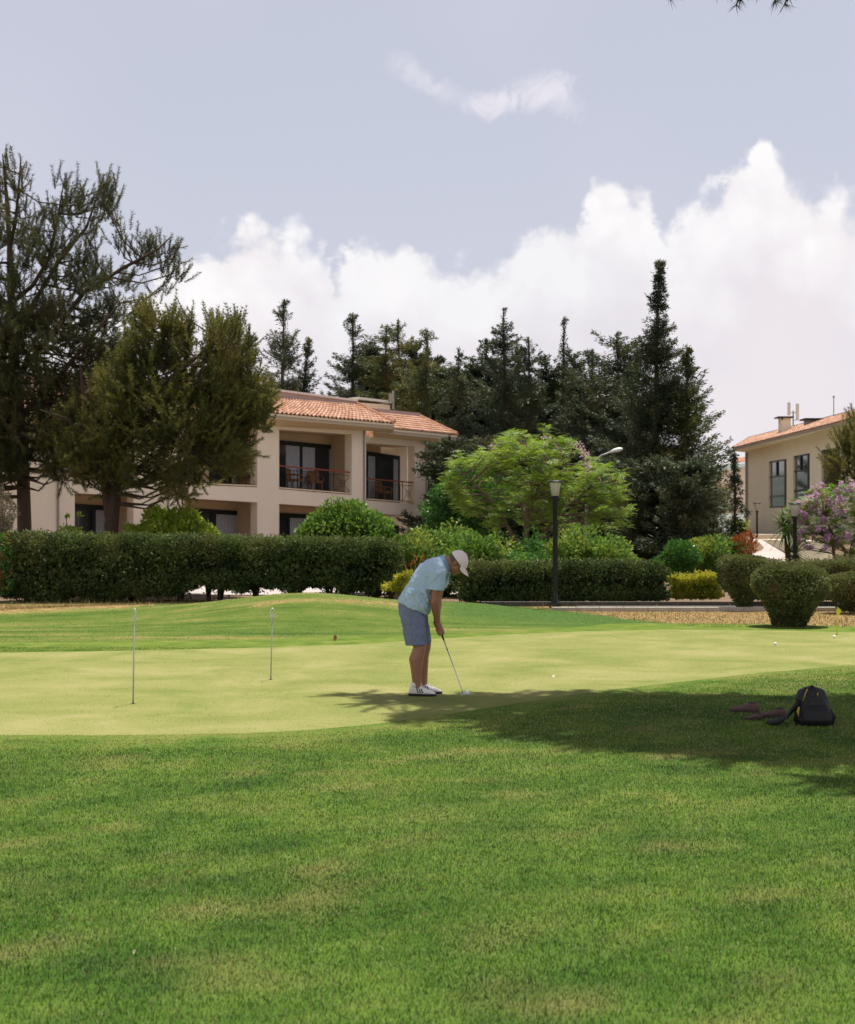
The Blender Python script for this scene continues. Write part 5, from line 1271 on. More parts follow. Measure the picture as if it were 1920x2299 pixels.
# wicker chairs on the balconies
def wicker_chair(label, px, off, base, yaw):
    p = fp(px, (sill if base is P1 else s2)(px), off, base); t = thing('wicker_chair', label, 'chair', p, group='wicker chairs on the balconies')
    Mz = Matrix.Rotation(yaw+math.atan2(N.y, N.x), 3, 'Z'); P = lambda a, b, c: p+Mz @ Vector((a, b, c))
    rot = math.atan2(N.y, N.x)+yaw
    m = MB(); m.box(P(0, 0, .42), (.52, .54, .09), rot); m.build('seat', M['wicker'], t)
    m = MB(); m.loft([(P(-.25, 0, .44), Mz @ Vector((.03, 0, 0)), Mz @ Vector((0, .27, 0))), (P(-.29, 0, .70), Mz @ Vector((.03, 0, 0)), Mz @ Vector((0, .29, 0))), (P(-.32, 0, .92), Mz @ Vector((.025, 0, 0)), Mz @ Vector((0, .22, 0)))], 14); m.build('backrest', M['wicker'], t)
    for s_ in (-1, 1):
        m = MB(); m.tube([P(-.27, s_*.27, .66), P(.1, s_*.29, .66), P(.24, s_*.28, .60), P(.25, s_*.27, .42)], .03, 8); m.build('armrest', M['wicker'], t)
        for a in (-.22, .22):
            m = MB(); m.tube([P(a, s_*.23, 0), P(a, s_*.23, .40)], .025, 8); m.build('leg', M['wicker'], t)
wicker_chair('wicker chair on the left of the wide upper balcony', 662, 1.1, P1, .5)
wicker_chair('wicker chair in the middle of the wide upper balcony', 708, 1.2, P1, -.4)
wicker_chair('wicker chair on the end balcony next to the corner', 862, 1.1, P2, .2)
wicker_chair('wicker chair on the balcony beside the bushy pine', 552, 1.1, P1, .2)
shadow_px = [(735, 1563), (900, 1566), (1080, 1571), (1210, 1564), (1400, 1566), (1600, 1574), (1925, 1576), (2300, 1580), (2300, 1735), (1925, 1722), (1800, 1722), (1640, 1712),
             (1520, 1690), (1370, 1682), (1220, 1662), (1070, 1632), (1150, 1618), (1030, 1606), (890, 1619), (1000, 1604), (1100, 1596), (980, 1583), (800, 1577), (960, 1573)]
sg = [ground_at(a, b) for a, b in shadow_px]; sx = np.array([p.x for p in sg]); sy = np.array([p.y for p in sg])
rs = np.random.default_rng(99); cents = []; tries = 0
while len(cents) < 560 and tries < 90000:
    tries += 1; X_, Y_ = rs.uniform(-1.2, 8.2), rs.uniform(9.6, 14.6)
    if not in_poly(np.array([X_]), np.array([Y_]), sx, sy)[0]: continue
    z = rs.uniform(8.6, 10.2) if X_ > 1.5 else rs.uniform(8.6, 9.2)
    G = Vector((X_, Y_+(.26 if X_ > .4 else .08), 0)); p = G+SD*(z/SD.z)
    if p.z < CH+.374*p.y+.75: p = G+SD*((CH+.374*p.y+1.0)/SD.z)
    if all((p-q).length > .18 for q in cents): cents.append(p)
for (xa, ya), (xb, yb), st_ in (((760, 1563), (1090, 1571), .16), ((900, 1618), (1160, 1617), .17), ((850, 1580), (1010, 1584), .2), ((1080, 1632), (1250, 1640), .2)):
    a_, b_ = ground_at(xa, ya), ground_at(xb, yb); n_ = int((b_-a_).length/st_)
    for i in range(n_+1): cents.append((lerp(a_, b_, i/n_)+SD*(8.9/SD.z)+Vector((0, .05*math.sin(i*2.3), 0)), .45))
for X_, Y_ in [(2.66, 9.45), (2.8, 9.4), (2.95, 9.35), (3.1, 9.4), (3.0, 9.55), (3.3, 9.3), (3.6, 9.4), (4.0, 9.4), (2.9, 9.25)]:
    z = 8.4; cents.append(Vector((X_, Y_, 0))+SD*(z/SD.z))
for i in range(260):                                # the bulk of the crown, out of the frame to the right
    p = Vector((rs.uniform(4.9, 12.5), rs.uniform(9.5, 19.5), 0)); p.x = max(p.x, .32*p.y+1.0); p.z = rs.uniform(7.5, 12)
    G = p-SD*(p.z/SD.z)
    if ((p.x-8)/5)**2+((p.y-14.5)/5.5)**2 < 1 and G.x > .302*G.y+1.7: cents.append((p, 1.5))
c_ = lambda X_, Y_, z: Vector((X_, Y_, 0))+SD*(z/SD.z)
nearlimbs = [([NB, Vector((7.3, 14.4, 3)), Vector((7.5, 14.7, 6)), Vector((7.3, 15.0, 8.5)), Vector((7.2, 15.2, 10.2))], [.27, .22, .19, .15, .05]),
    ([Vector((7.4, 14.9, 7.6)), c_(4.2, 11.7, 9.0), c_(2.6, 12.0, 9.1), c_(1.0, 13.0, 8.9), c_(-.7, 14.1, 8.9)], [.13, .09, .06, .035, .012]),
    ([Vector((7.4, 14.9, 8.0)), c_(4.8, 13.2, 9.3), c_(3.0, 13.9, 9.3), c_(1.2, 14.0, 9.2)], [.11, .07, .045, .012]),
    ([Vector((7.4, 14.9, 7.2)), c_(4.6, 10.6, 8.9), c_(2.9, 10.9, 9.0), c_(1.3, 11.8, 8.8), c_(-.2, 12.6, 8.8)], [.12, .08, .05, .03, .012])]
pine('pine_tree', 'near pine whose dark needle tips hang in at the top edge', NB, nearlimbs, [], M['pine'], nshoot=8, shoot=(.25, .5), needle=.15, ndens=8, wd=.024, cluster=.30, cents=cents)
near = [o for o in bpy.data.objects if o.name.startswith('crown')][-1]
np_t = near.parent
L = Leaves(); tr = MB()
for px, py, dep, a in [(1653, -2, 13.5, 0), (1640, -30, 13.4, -.5), (1740, -12, 13.5, .3), (1762, -4, 13.45, .4), (1748, -18, 13.6, .1), (1700, -32, 13.5, 0), (1503, -22, 13.6, -.2), (1530, -34, 13.6, 0), (1610, -36, 13.6, 0)]:
    e = at(px, py+13, dep); s = e+Vector((.12, .02, .22))
    k = 4; tt = np.linspace(0, 1, k)[:, None]; path = np.array(s)*(1-tt)+np.array(e)*tt
    C = np.repeat(path, 13, 0); D = np.array([a*.5, 0, -1.]); A = unit(D+rdir(len(C))*.85)
    s_ = unit(np.cross(A, rdir(len(C)))); l = rng.uniform(.09, .15, len(C))[:, None]; V = np.empty((len(C), 3, 3)); V[:, 0] = C-s_*.0045; V[:, 1] = C+s_*.0045; V[:, 2] = C+A*l; L = Leaves(); L.add(V)
    tr = MB(); tr.tube([e, s, c_(4.4, 11.6, 8.6)], [.008, .010, .02], 5); L.build('needle_cluster', M['pine'], tr.build('branch', M['bark'], np_t))

# ------------------------------------------------------------------ the golfer
PYD = 14.45; SC = .0008665*14.45/14.5
PX0 = (840+560*.1905-960)*PYD/F
def q(zx, zy, dy=0.0): return Vector((PX0+(zx-560)*SC, PYD+dy, (1896-zy)*SC))
M['skin'] = plain('sun tanned skin', (.30, .145, .088), .5, .35, var=.10, scale=25, bstr=.1)
M['hair'] = plain('grey brown hair', (.13, .095, .07), .8, var=.4, scale=120, bstr=.6, bscale=250)
M['cap'] = plain('pale pink cotton cap', (.78, .68, .68), .85, var=.04)
def clothf(c1, c2, sc, stripes=False):
    def f(k, out):
        p = k.node('ShaderNodeNewGeometry').outputs['Position']
        c = k.mix(k.noise(p, sc, 3, .7), c1, c2)
        n = k.math('ADD', k.math('MULTIPLY', k.noise(p, 9, 3, .5, 1.2), 1.0), k.math('MULTIPLY', k.noise(p, 200, 2), .05))
        pbr(k, out, c, .85, .15, 0, n, .9, .03)
    return f
M['shirt'] = mat('light blue polo cotton', clothf((.37, .50, .64), (.43, .57, .71), 60))
M['collar_c'] = plain('darker blue collar', (.20, .30, .45), .85)
M['shorts'] = mat('slate blue checked shorts', clothf((.085, .11, .20), (.25, .29, .41), 70))
M['shoe'] = plain('white leather', (.72, .71, .68), .45, var=.06)
M['sole'] = plain('black rubber', (.012, .012, .014), .6)
M['sock'] = plain('white sock', (.75, .75, .74), .9)
M['steel'] = plain('steel shaft', (.42, .46, .48), .25, .5, .8, var=.05)
M['grip'] = plain('black rubber grip', (.015, .015, .017), .7)
M['ball'] = plain('white golf ball', (.85, .85, .84), .35, .5, var=.02, bscale=200)
man = thing('person', 'man in light blue polo, blue shorts and pale cap bending over to putt', 'person', q(560, 1896))
def remesh(o, vox, smooth=6, disp=None):
    m = o.modifiers.new('weld', 'REMESH'); m.mode = 'VOXEL'; m.voxel_size = vox; m.use_smooth_shade = True
    if smooth:
        s = o.modifiers.new('relax', 'SMOOTH'); s.factor = .5; s.iterations = smooth
    return o
# skeleton points (dy: towards -y is the near, right-hand side)
NR, FR = -.105, .115
hipN, hipF = q(460, 930, -.075), q(480, 925, .085)
kneeN, kneeF = q(540, 1335, NR), q(598, 1318, FR-.005)
ankN, ankF = q(506, 1775, NR-.005), q(580, 1760, FR)
shN, shF = q(745, 455, -.17), q(800, 440, .14)
elN, elF = q(712, 790, -.16), q(745, 770, .13)
wrN, wrF = q(748, 1040, -.035), q(735, 1010, .03)
b = MB()
TOR = [((275, 800), (640, 955), .190), ((302, 745), (672, 870), .197), ((345, 670), (688, 790), .192), ((398, 590), (705, 700), .188), ((455, 480), (745, 620), .192), ((535, 378), (800, 550), .200),
       ((620, 308), (845, 498), .188), ((705, 278), (866, 465), .150), ((780, 262), (872, 430), .090), ((822, 262), (880, 405), .074)]
def torso(sh_, wy=0, lo=0, hi=99):
    out = []
    for i, (bk, ft, w) in enumerate(TOR):
        if not lo <= i < hi: continue
        a_, b_ = q(*bk), q(*ft); u = (b_-a_)/2; out.append(((a_+b_)/2, u*(1-sh_/u.length), (0, w-wy, 0)))
    return out
b.loft([(q(470, 930), (.10, 0, 0), (0, .13, 0)), (q(462, 890), (.125, 0, -.01), (0, .145, 0))]+torso(.035, .035, 1, 9), 24)
b.chain([q(770, 370, .0), q(850, 350, .0), q(930, 350, .0)], [.07, .062, .060])
for h_, k_, a_, s in ((hipN, kneeN, ankN, NR), (hipF, kneeF, ankF, FR)):
    calf = lerp(k_, a_, .30)+Vector((-.028, 0, 0))
    b.chain([h_, lerp(h_, k_, .5)+Vector((-.012 if s > 0 else 0, 0, 0)), k_], [.076, .072, .066]); b.chain([k_, calf, lerp(k_, a_, .68)+Vector((-.012, 0, 0)), a_, a_+Vector((.01, 0, -.04))], [.066, .074, .055, .043, .040])
    b.ell(k_+Vector((.022, 0, .0)), (.042, .045, .055))
    b.chain([a_+Vector((-.01, 0, -.06)), a_+Vector((.10, 0, -.075))], [.028, .022])
for s_, e_, w_ in ((shN, elN, wrN), (shF, elF, wrF)):
    b.chain([s_, lerp(s_, e_, .5)+Vector((.005, 0, 0)), e_], [.052, .053, .046]); b.chain([e_, lerp(e_, w_, .3)+Vector((.003, 0, 0)), w_], [.045, .047, .029])
# head: local frame from gaze and crown directions
cr = Vector((.74, -.05, .67)).normalized(); gz = Vector((.66, -.10, -.75)); gz = (gz-cr*gz.dot(cr)).normalized(); lf = cr.cross(gz).normalized()
HM = Matrix((gz, lf, cr)).transposed(); hc = q(975, 348)
hp = lambda x, y, z: hc+HM @ Vector((x, y, z))
b.ell(hc, (.093, .074, .112), HM, 24, 18)
b.ell(hp(.028, 0, -.055), (.062, .056, .058), HM); b.ell(hp(.055, 0, -.082), (.030, .032, .026), HM)         # jaw, chin
b.ell(hp(.020, .045, -.035), (.045, .028, .045), HM); b.ell(hp(.020, -.045, -.035), (.045, .028, .045), HM)  # cheeks
b.chain([hp(.088, 0, .012), hp(.104, 0, -.012), hp(.112, 0, -.024)], [.010, .013, .015], 10)                    # nose
b.ell(hp(.098, .011, -.027), (.012, .010, .009), HM); b.ell(hp(.098, -.011, -.027), (.012, .010, .009), HM)
b.chain([hp(.080, .035, .022), hp(.092, .0, .022), hp(.080, -.035, .022)], [.012, .012, .012], 8)               # brow
b.ell(hp(.083, 0, -.052), (.014, .024, .007), HM); b.ell(hp(.081, 0, -.064), (.014, .021, .008), HM)            # lips
for s in (-1, 1):
    b.ell(hp(-.006, s*.076, -.008), (.018, .009, .031), HM @ Matrix.Rotation(.2, 3, 'Y')); b.ell(hp(-.014, s*.081, .004), (.012, .008, .020), HM)
b.chain([hp(-.05, 0, -.03), q(870, 345), q(815, 345)], [.058, .062, .066])                                     # nape
# hands around the grip
g0, g1 = q(738, 1022, 0), q(822, 1256, 0); ga = (g1-g0).normalized()
gu = Vector((0, -1, 0)); gv = ga.cross(gu).normalized()                 # gu: towards the viewer, gv: sideways
if gv.x < 0: gv = -gv
def hand(c, side, wrist, roll=0):
    """side -1: right hand on the near side of the grip, fingers close round the front"""
    palm = c-gu*side*.0+gu*(-side)*.026 if False else c+gu*(.026*(-side))
    b.loft([(palm-ga*.045-gv*.012, gv*.030, gu*.013), (palm-ga*.02-gv*.006, gv*.038, gu*.016), (palm+ga*.012-gv*.004, gv*.038, gu*.015), (palm+ga*.040-gv*.004, gv*.030, gu*.011)], 14)
    b.chain([wrist, lerp(wrist, palm-ga*.04, .6), palm-ga*.03-gv*.006], [.029, .027, .024])
    lens = [1.0, 1.12, 1.05, .85]
    for i in range(4):
        o = c+ga*(-.030+.0205*i); o2 = o+gu*(.022*(-side)); P = []; Rr = []
        n = 7
        for j in range(n):
            th = math.pi*(.12+lens[i]*1.02*j/(n-1)); rad = .0225+.002*math.sin(j)
            P.append(o+gu*(-side)*math.cos(th)*rad+gv*math.sin(th)*rad*1.25+ga*.002*j*(1 if i < 2 else -1)); Rr.append(.0095-.0004*j)
        b.chain([o2+gv*.022]+P, [.0105]+Rr, 8)
    b.chain([palm-ga*.030+gv*.01, palm-ga*.012+gv*.026+gu*side*.006, c+ga*.016+gv*.024+gu*(-side)*.004, c+ga*.040+gv*.014+gu*(-side)*.014], [.014, .0125, .0108, .0088], 8)
hR = g0+ga*.115; hL = g0+ga*.045
hand(hL, 1, wrF); hand(hR, -1, wrN)
body = remesh(b.build('body', M['skin'], man, True), .0062, 3)
# shirt
s = MB()
s.loft(torso(0), 30)
s.ell(q(560, 830), (.105, .16, .12), Matrix.Rotation(-.4, 3, 'Y'))                                               # belly
for s_, e_, wide in ((shN, elN, .084), (shF, elF, .078)):
    h = lerp(s_, e_, .58); d = (e_-s_).normalized(); u = d.cross(Vector((0, 1, 0))).normalized()
    s.loft([(s_-d*.045+Vector((0, .01, 0)), u*.055, (0, .045, 0)), (s_-d*.01, u*.082, (0, .066, 0)), (lerp(s_, h, .5), u*.084, (0, .070, 0)), (h, u*wide*1.02, (0, .072, 0)), (h+d*.006, u*wide, (0, .070, 0))], 20)
    s.ell(lerp(s_, q(700, 430, 0), .12), (.088, .068, .085))
for P_, r_ in (([q(452, 650, -.185), q(500, 740, -.195), q(560, 840, -.190), q(612, 940, -.150)], [.014, .022, .024, .012]), ([q(560, 600, -.19), q(600, 700, -.195), q(640, 800, -.17)], [.010, .018, .012]),
               ([q(690, 600, -.235), q(745, 640, -.235), q(775, 660, -.215)], [.008, .012, .008]), ([q(380, 720, -.15), q(430, 800, -.185), q(470, 880, -.19)], [.010, .018, .012])): s.chain(P_, r_, 10)
shirt = remesh(s.build('polo_shirt', M['shirt'], man, True), .0075, 4)
# folds
tx = bpy.data.textures.new('folds', 'CLOUDS'); tx.noise_scale = .085; tx.noise_depth = 3
dm = shirt.modifiers.new('folds', 'DISPLACE'); dm.texture = tx; dm.strength = .034; dm.mid_level = .5; dm.texture_coords = 'GLOBAL'
# collar
c = MB(); cd = (q(868, 335)-q(800, 365)).normalized()
cen = q(842, 352); cu = Vector((-cd.z, 0, cd.x)); ring = []
for j in range(25):
    t = -2.75+5.5*j/24; ring.append((cen+cu*.076*math.cos(t)+Vector((0, .072*math.sin(t), 0)), cu*math.cos(t)+Vector((0, math.sin(t), 0))))
for (p0, n0), (p1, n1) in zip(ring[:-1], ring[1:]):
    c.hexa([p0-cd*.012, p1-cd*.012, p1+cd*.022+n1*-.002, p0+cd*.022-n0*.002], (n0+n1)*.0025)
    c.hexa([p0+cd*.022, p1+cd*.022, p1-cd*.018+n1*.020, p0-cd*.018+n0*.020], (n0+n1)*.0025)
# open front flap
c.hexa([q(855, 455, -.05), q(878, 480, -.02), q(815, 600, -.03), q(800, 590, -.06)], (0, .004, 0)); c.hexa([q(860, 450, .03), q(885, 478, .01), q(820, 610, .0), q(805, 600, .02)], (0, .004, 0))
c.build('collar', M['collar_c'], shirt)
# shorts
s = MB()
s.loft([(q(455, 845), (.130, 0, -.06), (0, .165, 0)), (q(456, 900), (.142, 0, -.03), (0, .18, 0)), (q(458, 960), (.142, 0, 0), (0, .18, 0)), (q(470, 1010), (.13, 0, 0), (0, .16, 0))], 26)
for secs in ([((452, 930), .128, -.075), ((462, 1030), .124, -.092), ((480, 1160), .113, -.096), ((492, 1290), .109, -.098), ((492, 1303), .107, -.098)],
             [((480, 930), .120, .085), ((512, 1030), .112, .104), ((542, 1160), .104, .110), ((556, 1282), .104, .112), ((556, 1294), .102, .112)]):
    s.loft([(q(x, y, dy), (u, 0, 0), (0, .094, 0)) for (x, y), u, dy in secs], 22)
sh = remesh(s.build('shorts', M['shorts'], man, True), .0075, 3)
dm = sh.modifiers.new('folds', 'DISPLACE'); dm.texture = tx; dm.strength = .026; dm.mid_level = .5; dm.texture_coords = 'GLOBAL'
# cap, hair, eyes
cp = MB(); nu, nv = 28, 10; vs = []
for i in range(nv+1):
    ph = (math.pi/2)*i/nv*1.06
    for j in range(nu):
        t = 2*math.pi*j/nu; r = math.cos(ph) if i < nv else 0.0
        vs.append(hp(-.004+.110*max(0, math.cos(ph))*math.cos(t), .090*max(0, math.cos(ph))*math.sin(t), .020+.112*math.sin(min(ph, math.pi/2))-.012*math.cos(t)*math.cos(ph)))
cp.add(vs, [(i*nu+j, i*nu+(j+1) % nu, (i+1)*nu+(j+1) % nu, (i+1)*nu+j) for i in range(nv) for j in range(nu)])
capo = cp.build('cap', M['cap'], man, True); so = capo.modifiers.new('thickness', 'SOLIDIFY'); so.thickness = .004
br = MB(); A_ = []; B_ = []
for j in range(21):
    t = -1.05+2.1*j/20; A_.append(hp(-.004+.108*math.cos(t), .090*math.sin(t), .022)); 
    ex = .075*math.cos(t*1.35)**.7 if abs(t*1.35) < 1.55 else 0; B_.append(hp(-.004+.108*math.cos(t)+ex*1.02, .088*math.sin(t)*1.0, .020-.012*ex/.07-.055*math.sin(t)**2*(ex/.075)**.5-.010))
for j in range(20): br.hexa([A_[j], A_[j+1], B_[j+1], B_[j]], HM @ Vector((0, 0, .004)))
br.build('cap_brim', M['cap'], capo)
bt = MB(); bt.ell(hp(-.004, 0, .133), (.007, .007, .004), HM, 8, 6); bt.build('cap_button', M['cap'], capo)
hr = MB(); hr.ell(hp(-.014, 0, -.002), (.089, .0785, .070), HM, 24, 16); hr.ell(hp(-.045, 0, -.045), (.050, .058, .048), HM); hr.chain([hp(.020, -.074, .02), hp(.014, -.0755, -.02)], [.010, .006], 8); hr.chain([hp(.020, .074, .02), hp(.014, .0755, -.02)], [.010, .006], 8)
hr.build('hair', M['hair'], man, True)
ey = MB()
for s_ in (-1, 1): ey.ell(hp(.083, s_*.031, .0), (.010, .014, .006), HM, 10, 8)
ey.build('eyes', M['sole'], body, True)
# socks and shoes
for (a_, yaw, lab, z) in ((ankN, -.16, 'near shoe with three dark stripes', 0), (ankF, -.26, 'far shoe', 0)):
    fx = Vector((math.cos(yaw), math.sin(yaw), 0)); fy = Vector((-math.sin(yaw), math.cos(yaw), 0)); o = Vector((a_.x, a_.y, 0))
    e = lambda f, h, w, hh: (o+fx*f+Vector((0, 0, h)), fx*hh*0+Vector((0, 0, hh)), fy*w)
    m = MB(); prof = [(-.078, .050, .020, .020), (-.068, .060, .031, .042), (-.03, .066, .037, .055), (.02, .062, .040, .050), (.07, .050, .045, .038), (.115, .042, .048, .028), (.155, .036, .043, .020), (.182, .030, .030, .013), (.192, .028, .018, .008)]
    m.loft([e(f, h, w, hh) for f, h, w, hh in prof], 20)
    m.loft([(o+fx*-.022+Vector((0, 0, .07)), fx*.052, fy*.042), (o+fx*-.018+Vector((0, 0, .112)), fx*.046, fy*.040), (o+fx*-.018+Vector((0, 0, .118)), fx*.042, fy*.037)], 18)
    sh_ = remesh(m.build('shoe', M['shoe'], man, True), .005, 3)
    m = MB(); pr = [(-.084, .018), (-.074, .034), (-.03, .041), (.03, .041), (.08, .048), (.13, .050), (.168, .042), (.190, .026), (.197, .012)]
    top = [o+fx*f+fy*w for f, w in pr]+[o+fx*f-fy*w for f, w in reversed(pr)]
    m.hexa([p+Vector((0, 0, .008)) for p in top], (0, 0, .020))
    for f in (-.06, -.02, .06, .11, .15):
        for w in (-.022, .022): m.lathe(o+fx*f+fy*w, [(.010, 0.0), (.012, .01)], 8)
    m.build('sole', M['sole'], sh_)
    m = MB()
    for i, f in enumerate((.002, .026, .050)):
        sgn = -1
        w0 = np.interp(f, [p[0] for p in prof], [p[2] for p in prof])+.0015
        for sgn in (-1, 1):
            p0 = o+fx*(f+.012)+fy*sgn*(w0+.0005)+Vector((0, 0, .040)); p1 = o+fx*(f-.006)+fy*sgn*(w0*.86)+Vector((0, 0, .082))
            m.hexa([p0, p0+fx*.011, p1+fx*.011, p1], fy*sgn*.003)
    m.build('stripes', M['sole'], sh_)
    m = MB()
    for i in range(5): 
        f = .018+i*.019; hz = np.interp(f, [p[0] for p in prof], [p[1]+p[3] for p in prof])+.003
        m.tube([o+fx*f+fy*-.020+Vector((0, 0, hz-.008)), o+fx*(f+.004)+Vector((0, 0, hz+.003)), o+fx*f+fy*.020+Vector((0, 0, hz-.008))], .0035, 6)
    m.tube([o+fx*.015+Vector((0, 0, .112)), o+fx*.03+fy*-.02+Vector((0, 0, .125)), o+fx*.045+fy*-.012+Vector((0, 0, .108))], .003, 6); m.build('laces', M['sock'], sh_)
    m = MB(); m.lathe(o+fx*-.018+Vector((0, 0, .09)), [(.043, 0), (.044, .03), (.042, .048), (.036, .05)], 16); m.build('sock', M['sock'], man, True)
# putter
pu = thing('putter', 'steel putter with black grip held down to the ball', 'golf club', q(1040, 1896))
m = MB(); m.tube([g0-ga*.03, lerp(g0, g1, .6), g1], [.0135, .0125, .008], 12); m.build('grip', M['grip'], pu, True)
e = q(1040, 1850); m = MB(); m.tube([g1-ga*.01, e, q(1040, 1878, -.002)], [.0055, .0045, .0045], 10); shf = m.build('shaft', M['steel'], pu, True)
p = lerp(g1, e, .17); m = MB(); m.tube([p, p+ga*.012], .0068, 10); m.build('band', M['grip'], shf)
m = MB(); o = q(1068, 1889, 0); m.loft([(o+Vector((-.048, 0, -.002)), (0, .008, 0), (0, 0, .006)), (o+Vector((-.040, 0, 0)), (0, .014, 0), (0, 0, .012)), (o+Vector((.02, 0, .002)), (0, .018, 0), (0, 0, .014)), (o+Vector((.048, 0, .001)), (0, .014, 0), (0, 0, .012)), (o+Vector((.053, 0, 0)), (0, .008, 0), (0, 0, .007))], 14)
m.build('club_head', M['steel'], pu, True)
def ball(label, p, grp='golf balls'):
    m = MB(); m.ell(p+Vector((0, 0, .0214+.004)), (.0214,)*3, nu=24, nv=16); return tag(m.build('golf_ball', M['ball'], smooth=True), label, 'golf ball', grp)
ball('white golf ball just behind the putter head', q(1096, 1896, .035))
ball('white golf ball lying on the green, left of the small flag', ground_at(1741, 1449)); ball('white golf ball at the right edge below the small flag', ground_at(1873, 1433))
# practice hole markers: rods with looped metal tops
M['rod'] = plain('weathered steel rod', (.40, .40, .38), .35, .5, .55, var=.15)
M['plate'] = plain('silver hole marker', (.62, .62, .60), .3, .5, .5, var=.1)
def marker(label, foot, top, flip=1):
    f = ground_at(*foot, .004); t_ = at(*top, f.y); g = thing('hole_marker', label, 'putting marker', f, group='steel hole markers on the green')
    H = t_.z-f.z; ax = (t_-f).normalized()
    m = MB(); m.tube([f-Vector((0, 0, .03)), lerp(f, t_, .3), lerp(f, t_, .86)], [.0075, .007, .0065], 8); m.build('rod', M['rod'], g, True)
    c0 = f+ax*(H*.815); m = MB(); out = []
    hw = .022 if flip > 0 else .030
    n = 22; Lc = H*.185
    for j in range(n+1):
        t = j/n*2*math.pi; y_ = (1-math.cos(t))/2; w = hw*math.sin(t)*(y_**.7); out.append(c0+ax*Lc*y_+Vector((w, -.012*math.sin(t)*flip, 0)))
    m.tube(out, .0055, 6, False); m.build('loop', M['plate'], g, True)
    m = MB(); pl = [c0+ax*Lc*(.10)+Vector((-.004, 0, 0)), c0+ax*Lc*.10+Vector((.004, 0, 0)), c0+ax*Lc*.45+Vector((hw*.50, 0, 0)), c0+ax*Lc*.62+Vector((hw*.3, 0, 0)), c0+ax*Lc*.45+Vector((-hw*.62, 0, 0))]
    m.hexa([p+Vector((0, -.004, 0)) for p in pl], (0, .003, 0)); m.build('plate', M['plate'], g)
    m = MB(); m.lathe(f+Vector((0, 0, -.012)), [(.026, 0), (.026, .0135)], 20); m.build('hole_cup', M['sole'], g)
marker('steel hole marker with looped top at the left, the nearer of the two', (299, 1580), (302, 1366))
marker('steel hole marker with a wider looped top, the farther one left of the golfer', (608, 1526), (612, 1366), -1)
# small flag at the right edge
f = ground_at(1879, 1424, 0); fg = thing('flagstick', 'small yellow flagstick with black tip at the right edge of the green', 'flag', f)
m = MB(); m.tube([f, at(1880, 1365, f.y)], .009, 8); M['yellow'] = plain('yellow paint', (.62, .60, .04), .5); m.build('stick', M['yellow'], fg, True)
m = MB(); t_ = at(1880, 1362, f.y)
m.hexa([t_+Vector((.0, 0, .0)), t_+Vector((.07, .02, -.06)), t_+Vector((.03, .01, -.14)), t_+Vector((-.005, 0, -.10))], (0, .006, 0)); m.build('flag', M['yellow'], fg)
m = MB(); m.ell(t_+Vector((.015, 0, .03)), (.03, .02, .035), nu=10, nv=8); m.build('tip', M['grip'], fg)
# fallen leaves
M['leafb'] = plain('dry brown leaf', (.22, .09, .04), .8); M['leafw'] = plain('bleached leaf', (.66, .60, .42), .8)
def leafobj(label, px, py, s, m_, up=.3):
    p = ground_at(px, py, .004); n = 9; vs = []
    for i in range(n+1):
        t = i/n; w = math.sin(math.pi*t)**.8*s*.35; z = up*s*t+.3*s*t*t
        vs += [p+Vector((-w+.1*s*t, t*s*.5, z+w*.4)), p+Vector((.1*s*t, t*s*.5, z)), p+Vector((w+.1*s*t, t*s*.5, z+w*.5))]
    fs = [(3*i+j, 3*i+j+1, 3*i+4+j, 3*i+3+j) for i in range(n) for j in range(2)]
    me = bpy.data.meshes.new('leaf'); me.from_pydata(vs, [], fs); me.update(); o = link('fallen_leaf', me, m_); o.modifiers.new('thickness', 'SOLIDIFY').thickness = .002
    return tag(o, label, 'leaf')
leafobj('dry brown leaf standing up on the grass left of the golfer', 752, 1440, .075, M['leafb'], 1.0)
leafobj('pale curled leaf on the green right of the putter', 1243, 1521, .05, M['leafw'])
leafobj('small pale leaf in the foreground grass at the lower left', 300, 2142, .014, M['leafw'], .9)
leafobj('small brown leaf in the foreground grass left of centre', 420, 1963, .018, M['leafb'], .9)

# ------------------------------------------------------------------ backpack and shoes in the shade
M['pack'] = plain('black nylon', (.008, .008, .009), .55, .4, var=.5, scale=20, bstr=.5, bscale=60)
M['pack2'] = plain('dark grey nylon', (.014, .013, .014), .6, .3, var=.4)
M['trim'] = plain('dull yellow trim', (.42, .30, .05), .6)
M['shoep'] = plain('worn pinkish brown suede', (.13, .08, .072), .95, .1, var=.3, scale=30)
M['shoed'] = plain('dark brown sole', (.045, .035, .03), .8)
bp = ground_at(1832, 1630); u_ = bp.y/F
pk = thing('backpack', 'black backpack slumped on the grass in the tree shade at the right', 'backpack', bp)
m = MB(); X3 = Vector((1, 0, 0)); Y3 = Vector((0, 1, 0))
m.loft([(bp+Vector((0, .10, .0)), X3*.150, Y3*.10), (bp+Vector((0, .10, .05)), X3*.160, Y3*.115), (bp+Vector((.005, .11, .15)), X3*.150, Y3*.105), (bp+Vector((.0, .12, .23)), X3*.135, Y3*.09), (bp+Vector((-.005, .12, .29)), X3*.105, Y3*.07), (bp+Vector((-.01, .12, .32)), X3*.05, Y3*.035), (bp+Vector((-.01, .12, .326)), X3*.02, Y3*.01)], 26)
bd = remesh(m.build('body', M['pack'], pk, True), .008, 3); dm = bd.modifiers.new('folds', 'DISPLACE'); dm.texture = tx; dm.strength = .035; dm.mid_level = .5; dm.texture_coords = 'GLOBAL'
